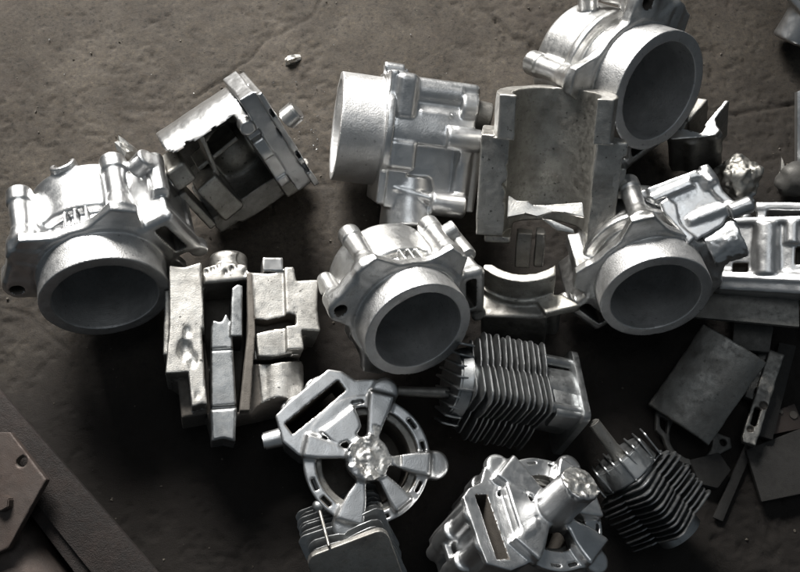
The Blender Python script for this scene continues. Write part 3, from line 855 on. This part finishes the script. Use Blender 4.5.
# sawn shell with the flange plate (upper left): x along the bore, y up-left, z lens
def open_block():
    g = Sdf((-75, -84, -98), (80, 80, 34), 1.3)
    g.add(cyl((-52, 2, -32), (34, 2, -32), 56, 1), 0)
    g.add(box((42, 5, -18), (8, 58, 34), None, 1), 1)
    g.add(box((53, 3, -10), (3, 58, 34), None, .8), 6)
    g.add(box((-30, -30, -40), (28, 36, 34), None, 3), 2, 2)
    g.add(box((4, -58, -46), (38, 12, 34), None, 4), 2, 2)
    g.sub(cyl((-70, 0, -34), (24, 0, -34), 46), 3, 1)
    g.sub(box((-24, -16, 22), (46, 63, 46), None, 2), 3, 1)
    g.sub(prism([(-56, 44), (-50, 50), (-40, 45), (-30, 49), (-18, 46), (0, 48), (10, 45), (20, 47), (20, 30), (-56, 30)], -30, 40, 1), 3)
    g.add(box((-36, -26, -40), (13, 24, 28), rotz(0.12), 3), 5, 4)
    g.add(box((-62, -24, -36), (4, 26, 22), rotz(0.1), 1.5), 5, 1)
    g.add(box((-54, 22, -26), (11, 12, 22), None, 4), 2, 3)
    g.add(box((-20, 14, -48), (2.5, 24, 24), rotz(-.2), 1), 5, 2)
    g.add(box((-12, 6, -54), (26, 2.5, 18), rotz(.1), 1), 5, 2)
    g.add(sphere((2, -18, -74), 22, (1.2, 1.3, .8)), 5, 6)
    g.add(box((27, 2, -6), (5.5, 40, 24), None, 2), 4, .8)
    g.add(cyl((26, 36, 0), (26, 36, 19), 7.5, 2), 4, 1.5)
    g.sub(box((27, 25, 18), (8, 4, 8), None, 1), 4, 1)
    g.sub(box((26, -14, 22), (9, 14, 7), None, 2), 4, 1)
    for w in (-14, -32, 38):
        g.sub(box((58, w, -4), (4, 5, 6), None, 1), 3)
        g.sub(box((53, w, 22), (1.8, 5, 10), None, .6), 3)
    g.rough(0.45, 0.05, seed=41, octaves=4)
    return g
ob = Thing('open_casting_block', 'sawn casting block with polished curved wall and slotted end plate, upper left', 'casting half')
ob.sdf(open_block(), {0: ('curved_wall', 'polish'), 1: ('end_plate', 'cast2'), 2: ('body', 'cut'), 3: ('cavity', 'dull', 2), 4: ('bar', 'polish'), 5: ('web', 'cut'), 6: ('edge_strip', 'polish')})
ob.part('round_boss', rod('round_boss', (62, 12, -2), (78, 16, 2), 11, 11, 'polish', 28, 2))
ob.part('torn_skirt', shard('torn_skirt', (24, 14, 20), 'dull', 51, 3, 0.3), None, T4((38, -72, -60)))
Ru = rotz(math.radians(34.8)) @ rotx(math.radians(26))
ob.put(240, 165, Ru, anchor=(0, 0, 0), rest=0)

# sawn block with slabs and a dark slot (left of centre)
def sawn_block():
    ax, ay = 245, 345
    L = lambda pts: loc(ax, ay, pts)
    g = Sdf((-90, -108, -84), (90, 112, 26), 1.25)
    g.add(prism(L([(172, 267), (203, 263), (250, 262), (296, 264), (300, 280), (318, 282), (316, 330), (302, 334), (304, 395), (290, 404), (258, 410), (236, 414), (232, 432), (214, 432), (208, 410), (184, 414), (180, 378), (171, 372)]), -80, -14, 3), 0)
    g.add(prism(L([(171, 264.6), (186, 266), (202, 261), (205, 320), (211.5, 407), (203, 405), (194, 408), (190, 374), (169, 375), (172, 330)]), -60, 11, 1), 1, 1)
    g.add(prism(L([(166, 285), (174, 285), (174, 352), (166, 352)]), -50, -6, 1.5), 1, 2)
    g.add(prism(L([(248, 266.5), (270, 268), (290, 264.6), (292, 353), (274, 357), (258, 356), (255, 318)]), -60, -2, 1), 2, 1)
    g.add(prism(L([(286, 263), (296, 262.7), (298, 278), (321, 277), (319, 310), (321, 333), (302, 331), (303, 351), (286, 352)]), -60, 6, 1), 3, 1)
    g.add(cyl((37, -10, -30), (37, -58, -30), 24, 1.5), 2, 2)
    g.add(prism(L([(258, 360), (299, 360), (302, 398), (290, 406), (262, 406)]), -60, -12, 2), 2, 2)
    g.sub(cyl((32, -98, -90), (32, -82, 30), 34), 5, 1)
    g.sub(prism(L([(252, 317), (268, 319), (290, 314), (296, 316), (296, 326), (276, 328), (256, 332)]), -24, 30, 1), 5, 1.5)
    g.sub(prism(L([(252, 356), (270, 358), (305, 353), (305, 359), (272, 362), (252, 361)]), -30, 30, 1), 5, 1)
    # deep slot down the middle
    g.sub(prism(L([(205, 277), (248, 272), (253, 330), (246, 409), (212, 412), (210, 360), (205, 320)]), -66, 40, 3), 11, 1.5)
    g.sub(prism(L([(203, 330), (213, 330), (213, 410), (208, 410)]), -40, 40, 1), 11, 1)
    g.add(cyl((-15, 72, -26), (-15, 106, -26), 20, 7), 4, 3)
    g.add(prism(L([(204, 262), (225, 255), (248, 258), (250, 274), (228, 277), (205, 279)]), -60, -2, 3), 4, 4)
    g.sub(cyl((0, 96, -14), (8, 97, -2), 8), 5, 3)
    g.add(box((30, 87, -14), (11, 8, 14), None, 1.5), 6, .8)
    g.add(prism(L([(211.5, 324), (214, 316), (222, 318), (227, 309), (232.7, 322), (237, 411), (211.5, 411)]), -70, -9, 2), 7)
    g.add(prism(L([(211, 408), (237, 406), (235, 440), (224, 437), (212, 439)]), -50, -5, 3), 7, 2)
    g.sub(prism(L([(208, 404), (240, 403), (240, 406), (208, 407)]), -14, 30, .5), 7, 1)
    g.sub(prism(L([(208, 346), (240, 345), (240, 347), (208, 348)]), -12, 30, .5), 7, 1)
    g.add(prism(L([(233, 283), (239, 278), (244, 280), (243, 334), (231, 334)]), -70, -6, 1), 8, 1)
    g.add(prism(L([(248, 268), (253, 268), (256, 330), (249, 411), (239, 411), (248, 330)]), -70, -1, 1), 9)
    for (x, y, r_) in ((189, 334, 4), (187, 352, 7.5), (194, 362, 5), (199, 397, 2.5)):
        px_, py_ = L([(x, y)])[0]; g.sub(sphere((px_, py_, 12), r_, (1, 1.5, .8)), 10, 2)
    for i in range(7):
        g.sub(sphere((-38 + 6.5 * i, 78 + (i % 3) * 4, -2), 2.2, (1, 1.5, 1)), 4, 1)
    g.rough(0.4, 0.04, seed=61, octaves=3)
    return g
sb = Thing('sawn_casting_block', 'sawn aluminium block with pale slabs around a dark slot, left of middle cylinder', 'casting half')
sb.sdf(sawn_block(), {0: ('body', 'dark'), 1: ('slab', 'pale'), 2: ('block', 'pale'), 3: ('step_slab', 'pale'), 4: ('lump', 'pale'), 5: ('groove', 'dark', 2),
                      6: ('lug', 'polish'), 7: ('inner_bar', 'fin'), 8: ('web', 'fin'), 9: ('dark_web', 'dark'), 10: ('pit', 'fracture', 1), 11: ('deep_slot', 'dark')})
sb.put(245, 345, tilt(-15, 3, 0), rest=0)

# ------------------------------------------------------------------ broken cover plate on the right cylinder
def cover():
    ax, ay = 690, 208
    L = lambda pts: loc(ax, ay, pts)
    g = Sdf((-62, -60, -40), (72, 52, 30), 1.2)
    g.add(prism(L([(638, 190), (706, 166.6), (713, 177), (718, 190), (733, 206), (720, 226), (686, 247), (683, 241), (663, 206), (650, 200)]), -8, 0, 1.5), 0)
    g.add(prism(L([(650, 196), (690, 180), (694, 186), (655, 202)]), -4, 7, 2), 1, 3)
    g.add(prism(L([(660, 204), (668, 199), (676, 205), (680, 226), (694, 240), (686, 248), (676, 230), (664, 216)]), -8, 9, 2), 2, 3)
    g.add(cyl((14, 36, -2), (22, 22, 4), 7, 3), 3, 5)
    g.add(box((-16, 26, 0), (26, 4, 5), rotz(.35), 2), 1, 4)
    g.add(cyl((-2, -14, -2), (40, 2, 0), 5, 2), 1, 4)
    g.add(cyl((36, -6, 1), (58, 3, 1), 8.5, 3), 4, 2)
    g.add(prism(L([(700, 166), (708, 163), (716, 176), (722, 192), (733, 205), (726, 210), (712, 194)]), -14, 4, 2), 2, 3)
    g.rough(0.5, 0.07, seed=71)
    return g
cp = Thing('broken_cover_plate', 'broken ribbed cover plate lying on top of the right engine cylinder', 'casting fragment')
cp.sdf(cover(), {0: ('plate', 'cast'), 1: ('rib', 'cast'), 2: ('raised_edge', 'cast'), 3: ('lug', 'cast'), 4: ('round_boss', 'cast2')})
def stub_shell():
    g = Sdf((-30, -30, -30), (30, 30, 30), 1.2)
    g.add(cyl((-16, 0, 0), (16, 0, 0), 21, 2), 0); g.sub(cyl((-40, 0, 0), (40, 0, 0), 15), 1)
    g.sub(half((0, 0, -4), (0, -.3, -1)), 1); g.rough(1.2, 0.12, seed=72); return g
st = Thing('curved_shell_shard', 'small curved bright shard beside the broken cover plate corner', 'casting fragment')
st.sdf(stub_shell(), {0: ('outer_skin', 'cast'), 1: ('torn_inside', 'dull')})

# ------------------------------------------------------------------ casting block cut by the right edge
def edge_block():
    ax, ay = 770, 255
    L = lambda pts: loc(ax, ay, pts)
    g = Sdf((-62, -50, -70), (85, 66, 24), 1.4)
    g.add(prism(L([(718, 219), (842, 217), (842, 296), (718, 288)]), -66, -4, 3), 0)
    g.add(prism(L([(716, 215), (842, 215), (842, 221), (716, 222)]), -66, 1, 1.5), 1, 2)
    g.add(prism(L([(722, 270), (842, 276), (842, 298), (722, 290)]), -60, 0, 3), 1, 5)
    g.add(prism(L([(722, 276), (842, 282), (842, 285), (722, 279)]), -10, 2, 1), 1, 3)
    g.add(cyl((-4, 34, -10), (-4, -20, -10), 14, 2), 2, 3)
    g.add(cyl((20, 34, -6), (20, 12, -6), 8, 2), 2, 3)
    g.add(cyl((20, 14, -8), (18, -24, -8), 4, 2), 2, 3)
    g.add(cyl((-48, -10, -16), (-48, -34, -14), 9, 2), 3, 3)
    g.add(cyl((45, 34, -9), (45, -20, -9), 12, 2), 2, 3)
    g.sub(box((27, 0, -8), (4, 9, 10), None, 1), 4, 1)
    g.sub(box((-28, -12, -6), (7, 5, 12), None, 1), 4, 1)
    # arm on top
    g.add(box((18, 52, -20), (34, 4.5, 14), rotz(-.06), 2), 5, 1)
    g.add(box((-9, 46, -20), (5, 9, 14), None, 2), 5, 3)
    g.add(cyl((-26, 48, -18), (-26, 34, -18), 7, 2), 3, 3)
    g.rough(0.4, 0.06, seed=81)
    return g
eb = Thing('ribbed_casting_block', 'ribbed silver casting block cut off by the right edge, under a bent arm', 'casting')
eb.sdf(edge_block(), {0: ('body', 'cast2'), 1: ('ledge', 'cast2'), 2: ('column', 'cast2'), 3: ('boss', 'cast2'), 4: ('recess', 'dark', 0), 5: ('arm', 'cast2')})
eb.put(770, 255, tilt(-14, -4, 0), rest=14)
cp.put(690, 208, tilt(-16, 6, 0), rest=128)
st.put(724, 243, tilt(-8, 4, 24), rest=112, size=1.05)

# ------------------------------------------------------------------ sawn bracket behind the top right cylinder
def bracket():
    ax, ay = 700, 125
    L = lambda pts: loc(ax, ay, [(x, ay + (y - ay) / .81) for x, y in pts])
    g = Sdf((-45, -32, -66), (45, 52, 12), 1.2)
    g.add(prism(L([(668, 130), (684, 127), (701, 132), (705, 126), (703, 125), (724, 101), (728, 102), (715, 119), (715.5, 125), (719, 131), (714.5, 135.5), (697, 137), (672, 137)]), -60, 0, 1), 0)
    g.add(prism(L([(698, 97), (708, 99), (689, 121), (686, 117)]), -60, -1, 1), 1)
    g.add(prism(L([(672, 134), (684, 128), (690, 116), (686, 112), (668, 120)]), -60, -3, 1), 0, 1)
    g.add(cyl((-8, -12, -60), (-8, -12, -6), 7, 2), 2, 4)
    g.add(cyl((14, -8, -60), (14, -8, -6), 7, 2), 2, 4)
    g.sub(half((0, 0, -0.6), (0, 0, 1)), 3)
    g.rough(0.5, 0.07, seed=91)
    return g
br = Thing('sawn_bracket', 'sawn bracket with pale cut faces half hidden behind the topmost cylinder', 'casting fragment')
br.sdf(bracket(), {0: ('wall', 'dull'), 1: ('wall', 'dull'), 2: ('column', 'dull'), 3: ('sawn_face', 'polish')})
br.put(700, 125, tilt(-36, 0, 0), rest=14)

def put_slab(name, label, cat, ax, ay, poly, z0, z1, mat, R, rest=0, bev=1.0, group=None, parts=(), jit=0.0, flat=False):
    t = Thing(name, label, cat, group)
    t.part(name if not parts else 'plate', slab(name, loc(ax, ay, poly), z0, z1, mat, bev, 2, jit))
    for (nm, me, m4) in parts: t.part(nm, me, None, m4)
    t.put(ax, ay, R, rest, flat=flat); return t

# rough torn lump, shards and small scrap on the right
def lump_sdf():
    g = Sdf((-30, -34, -30), (30, 34, 30), 1.1)
    g.add(sphere((0, 0, 0), 18, (1, 1.15, .9)), 0); g.add(sphere((9, 6, 2), 12), 0, 4); g.add(cyl((10, -4, -8), (10, -22, 4), 6, 2), 1, 3)
    g.add(cyl((-4, -20, 2), (-2, -26, 6), 6, 2), 1, 2)
    g.rough(2.8, 0.10, seed=95, octaves=3); return g
lm = Thing('torn_metal_lump', 'rough crumpled lump of torn aluminium behind the bent arm', 'metal lump')
lm.sdf(lump_sdf(), {0: ('torn_mass', 'cut'), 1: ('neck', 'cast2')})
lm.put(735, 180, np.eye(3), rest=22, size=1.15)
put_slab('aluminium_shard', 'jagged aluminium shard standing near the right edge', 'shard', 780, 172, [(782, 156), (785, 166), (794, 170), (790, 182), (778, 187), (776, 178), (780, 172)], -4, 2, 'dull', tilt(-18, 10), 6, .8, jit=.5)
eg = Thing('dark_casting_lump', 'dark rounded casting lump at right edge below the pale upright strip', 'casting fragment')
eg.part('dark_casting_lump', shard('dark_casting_lump', (18, 17, 16), 'dim', 97, 3, 0.18, False)); eg.put(795, 180, np.eye(3), rest=0)
put_slab('pale_metal_strip', 'narrow pale metal strip standing at the right picture edge', 'metal strip', 800, 128, [(797, 92), (812, 90), (812, 168), (797, 166)], -20, 3, 'cast', tilt(0, 6), 0, 1)
# corner casting at the top right
def corner():
    g = Sdf((-40, -48, -40), (46, 50, 30), 1.3)
    g.add(cyl((0, -26, -6), (22, 10, -6), 19, 3), 0); g.add(box((24, 24, 0), (26, 20, 16), rotz(.7), 3), 1, 3)
    g.add(box((12, 28, 8), (5, 24, 10), rotz(.72), 2), 2, 2); g.add(cyl((20, -10, 8), (34, -6, 12), 10, 2), 2, 3)
    g.rough(.5, .06, seed=99); return g
cn = Thing('corner_casting', 'grey casting cut off by the top right corner', 'casting')
cn.sdf(corner(), {0: ('stub', 'cast2'), 1: ('body', 'cast'), 2: ('rib', 'cast')})
cn.put(790, 16, np.eye(3), rest=0)

# dark slabs and strips in the lower right
put_slab('dark_flat_bar', 'dark flat grey bar under the ribbed casting block', 'metal bar', 745, 306, [(694, 292), (794, 299), (794, 327), (692, 318)], -6, 2, 'mid', tilt(-14, 0), 34, 1.2)
put_slab('dark_square_block', 'dark square block below the flat grey bar', 'metal block', 752, 337, [(735, 322), (772, 326), (768, 352), (733, 350)], -14, 2, 'dim', tilt(-6, 4), 10, 2)
def curved_plate():
    g = Sdf((-62, -62, -60), (62, 62, 30), 1.3)
    R = rotz(math.radians(-33))
    a = R @ np.array([0, 60, 0]);
    g.add(cyl(tuple(R @ np.array([0, -46, -52])), tuple(R @ np.array([0, 46, -52])), 62, 1), 0)
    g.sub(cyl(tuple(R @ np.array([0, -90, -52])), tuple(R @ np.array([0, 90, -52])), 52), 1)
    for s_ in (-1, 1): g.sub(half(tuple(R @ np.array([s_ * 32, 0, 0])), tuple(R @ np.array([s_, 0, 0]))), 2)
    g.rough(.7, .05, seed=101); return g
cv = Thing('curved_shell_plate', 'curved dull shell plate on the dark floor at lower right', 'casting fragment')
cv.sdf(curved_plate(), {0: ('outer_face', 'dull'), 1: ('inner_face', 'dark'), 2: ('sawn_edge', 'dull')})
cv.put(706, 384, tilt(-4, 4, 0), rest=4, size=1.08)
def gasket():
    g = Sdf((-42, -34, -8), (46, 34, 8), 1.0)
    g.add(cyl((0, 0, -3), (0, 0, 3), 28, .8), 0); g.add(prism([(-14, 20), (-36, 22), (-36, 2), (-24, -8)], -3, 3, .8), 1, 2)
    g.add(prism([(16, 12), (40, 6), (42, -4), (24, -16)], -3, 3, .8), 1, 2)
    g.sub(cyl((0, 0, -20), (0, 0, 20), 22), 0); g.sub(prism([(-24, 14), (-32, 17), (-31, 5), (-25, 0)], -9, 9, .5), 1)
    g.sub(cyl((33, 0, -9), (33, 0, 9), 3.5), 1); g.rough(.3, .08, seed=103); return g
gk = Thing('eared_ring', 'thin eared metal ring lying under the curved shell plate', 'metal ring')
gk.sdf(gasket(), {0: ('ring', 'dim'), 1: ('ear', 'dim')})
gk.put(690, 438, tilt(-4, 4, -8), rest=0, flat=True)
def slotted():
    g = Sdf((-26, -60, -14), (30, 62, 10), 1.1)
    R = rotz(math.radians(-24))
    g.add(box((0, 0, 0), (7.5, 51, 4), R, 1), 0)
    g.add(box(tuple(R @ np.array([-12, 22, -3])), (4, 27, 4), R, 1), 1)
    g.add(box(tuple(R @ np.array([-8, 36, -4])), (8, 3, 3), R, 1), 1)
    g.sub(box(tuple(R @ np.array([-1, -22, 0])), (3, 10, 12), R, 2), 2); g.sub(sphere(tuple(R @ np.array([-2, -36, 4])), 3), 2); g.sub(sphere(tuple(R @ np.array([3, -8, 4])), 4), 2)
    g.rough(.6, .1, seed=105); return g
sl = Thing('slotted_bar', 'slotted pale bar leaning diagonally at the right', 'metal bar')
sl.sdf(slotted(), {0: ('bar', 'dull'), 1: ('rail', 'dim'), 2: ('slot', 'dark', 0)})
sl.put(762, 398, tilt(-6, -8, 0), rest=10, flat=True)
put_slab('dark_long_strip', 'long dark strip leaning right behind the slotted bar', 'metal bar', 780, 390, [(788, 340), (806, 343), (764, 440), (750, 436)], -5, 0, 'soot', tilt(-3, 6), 2, 1, flat=True)
hp = [('hole_disc', rod('hole_disc', (x, y, 0), (x, y, 1.6), r_, r_, 'dark', 14), None) for x, y, r_ in ((14, 5, 4), (-8, 2, 2), (2, 8, 2), (-16, -6, 2))]  # dark raised discs stand in for the shaded drilled holes
put_slab('drilled_plate', 'small drilled brown plate between long strip and dark sheet', 'metal plate', 780, 420, [(765, 415), (798, 403), (803, 428), (758, 437)], -4, 0, 'steel', tilt(-6, 0), 2, .8, parts=hp, flat=True)
put_slab('dark_sheet', 'dark rectangular plate at right edge near the lower corner', 'metal plate', 780, 465, [(749, 449), (812, 426), (814, 490), (757, 501)], -7, 0, 'soot', tilt(-4, -5), 2, 1.5, flat=True)
put_slab('thin_strip', 'thin dark strip lying diagonally left of the dark plate', 'metal bar', 734, 478, [(752, 440), (760, 444), (718, 520), (709, 516)], -4, 0, 'soot', tilt(0, 0), 0, .8, flat=True)
put_slab('dark_wedge', 'dark wedge shaped scrap below the eared ring', 'metal block', 710, 470, [(690, 460), (722, 452), (732, 470), (716, 488), (698, 484)], -10, 0, 'soot', tilt(-2, 3), 0, 2, flat=True)

# ------------------------------------------------------------------ steel in the lower left corner
wide = lambda pts: [(60 + (x - 60) * 1.17, y) for x, y in pts]
an = Thing('angle_iron', 'long rusty angle iron running diagonally across the lower left corner', 'steel beam')
an.part('top_flange', slab('top_flange', loc(60, 490, wide([(-60, 330), (-44, 342), (175, 598), (150, 615), (120, 600), (-60, 380)])), -8, 0, 'rust', 1.2))
an.part('web', slab('web', loc(60, 490, wide([(-60, 381), (-40, 405), (118, 599), (110, 609), (-60, 393)])), -60, -7, 'rust', 1))
an.put(60, 490, np.eye(3), rest=0, flat=True)
dp = Thing('drilled_steel_plate', 'brownish steel plate with drilled hole lying across the angle iron', 'steel plate')
g = Sdf((-70, -72, -12), (40, 62, 8), 1.2)
g.add(prism(loc(5, 500, [(-50, 385), (0, 441), (41, 486), (27, 515), (10, 552), (-50, 580)]), -9, 0, 1), 0)
g.sub(cyl((8, 32, -30), (8, 32, 30), 5.5), 1); g.rough(.3, .06, seed=111)
dp.sdf(g, {0: ('plate', 'steel'), 1: ('hole', 'dark', 0)})
dp.part('bolt_head', rod('bolt_head', (-3, -9, -2), (-3, -9, 9), 9, 8, 'steel', 6, 1))
dp.put(10, 494, tilt(2, -4, 0), rest=66, flat=True)
pp = Thing('steel_pipe', 'smooth grey brown pipe in the bottom left corner under the drilled plate', 'pipe')
pp.part('steel_pipe', rod('steel_pipe', (-70, 82, 0), (70, -90, 0), 34, 34, 'steel', 64))
pp.put(20, 562, np.eye(3), rest=0, flat=True)

# ------------------------------------------------------------------ grit trodden over the concrete
def floor_point(px, py):
    ct, st2 = math.cos(TILT), math.sin(TILT)
    v = np.array([(px - 400) / FPX, (286 - py) / FPX, -1.0]); w = np.array([v[0], ct * v[1] - st2 * v[2], st2 * v[1] + ct * v[2]])
    return CAM + (-CAM[2] / w[2]) * w
bmg = bmesh.new()
for i in range(420):
    px, py = rng.uniform(-20, 820), rng.uniform(-20, 330) if i < 330 else rng.uniform(330, 590)
    p = floor_point(px, py); r_ = rng.choice((.35, .45, .5, .6, .8, 1.2))
    mt = Matrix.Translation(Vector(p.tolist()) * S - Vector((0, 0, 1.4 * S))) @ Matrix.Rotation(rng.random() * 6, 4, Vector((rng.random(), rng.random(), rng.random() + .1)).normalized()) @ Matrix.Diagonal((r_ * S * 1.3, r_ * S, r_ * S * .8, 1))
    bmesh.ops.create_cone(bmg, cap_ends=True, segments=rng.choice((4, 5)), radius1=1.2, radius2=.6, depth=1.6, matrix=mt)
me = bpy.data.meshes.new('grit'); bmg.to_mesh(me); bmg.free()
M['grit'] = metal('dark_grit', (0.085, 0.075, 0.062), 0.85, metallic=0.0, grain=0.3)
me.materials.append(M['grit'])
o = bpy.data.objects.new('grit', me); C.objects.link(o); o['kind'] = 'stuff'; o['label'] = 'fine brown grit lying on the concrete'
# ------------------------------------------------------------------ chips
def chip(px, py, size, seed, ang, label):
    t = Thing('metal_chip', label, 'metal chip', 'loose aluminium chips on the floor')
    t.part('metal_chip', shard('metal_chip', size, 'fracture', seed, 2, 0.55)); t.put(px, py, tilt(15, 10, ang), rest=-4); return t
chip(127, 150, (14, 6, 6), 201, -52, 'curled bright aluminium chip between left cylinder and open block')
chip(292, 60, (9, 4, 4), 202, 12, 'small bright aluminium chip alone on bare concrete near the crack')
bmx = bmesh.new()
for i in range(60):
    px, py = 303 + rng.gauss(0, 14), 118 + rng.gauss(0, 22)
    if i > 40: px, py = rng.uniform(20, 700), rng.uniform(10, 110)
    ct, st2 = math.cos(TILT), math.sin(TILT)
    v = np.array([(px - 400) / FPX, (286 - py) / FPX, -1.0]); w = np.array([v[0], ct * v[1] - st2 * v[2], st2 * v[1] + ct * v[2]])
    p = CAM + (-CAM[2] / w[2]) * w
    r_ = rng.choice((.35, .4, .5, .6, 1.0)) * (0.8 if i > 40 else 1)
    mt = Matrix.Translation(Vector(p.tolist()) * S + Vector((0, 0, .3 * r_ * S))) @ Matrix.Rotation(rng.random() * 6, 4, Vector((rng.random(), rng.random(), rng.random() + .1)).normalized()) @ Matrix.Diagonal((r_ * S * 1.4, r_ * S, r_ * S * .5, 1))
    bmesh.ops.create_cone(bmx, cap_ends=True, segments=rng.choice((3, 4)), radius1=1.2, radius2=.4, depth=1.6, matrix=mt)
me = bpy.data.meshes.new('metal_swarf'); bmx.to_mesh(me); bmx.free(); me.materials.append(M['cast2'])
o = bpy.data.objects.new('metal_swarf', me); C.objects.link(o); o['kind'] = 'stuff'; o['label'] = 'tiny bright metal crumbs scattered on the concrete'
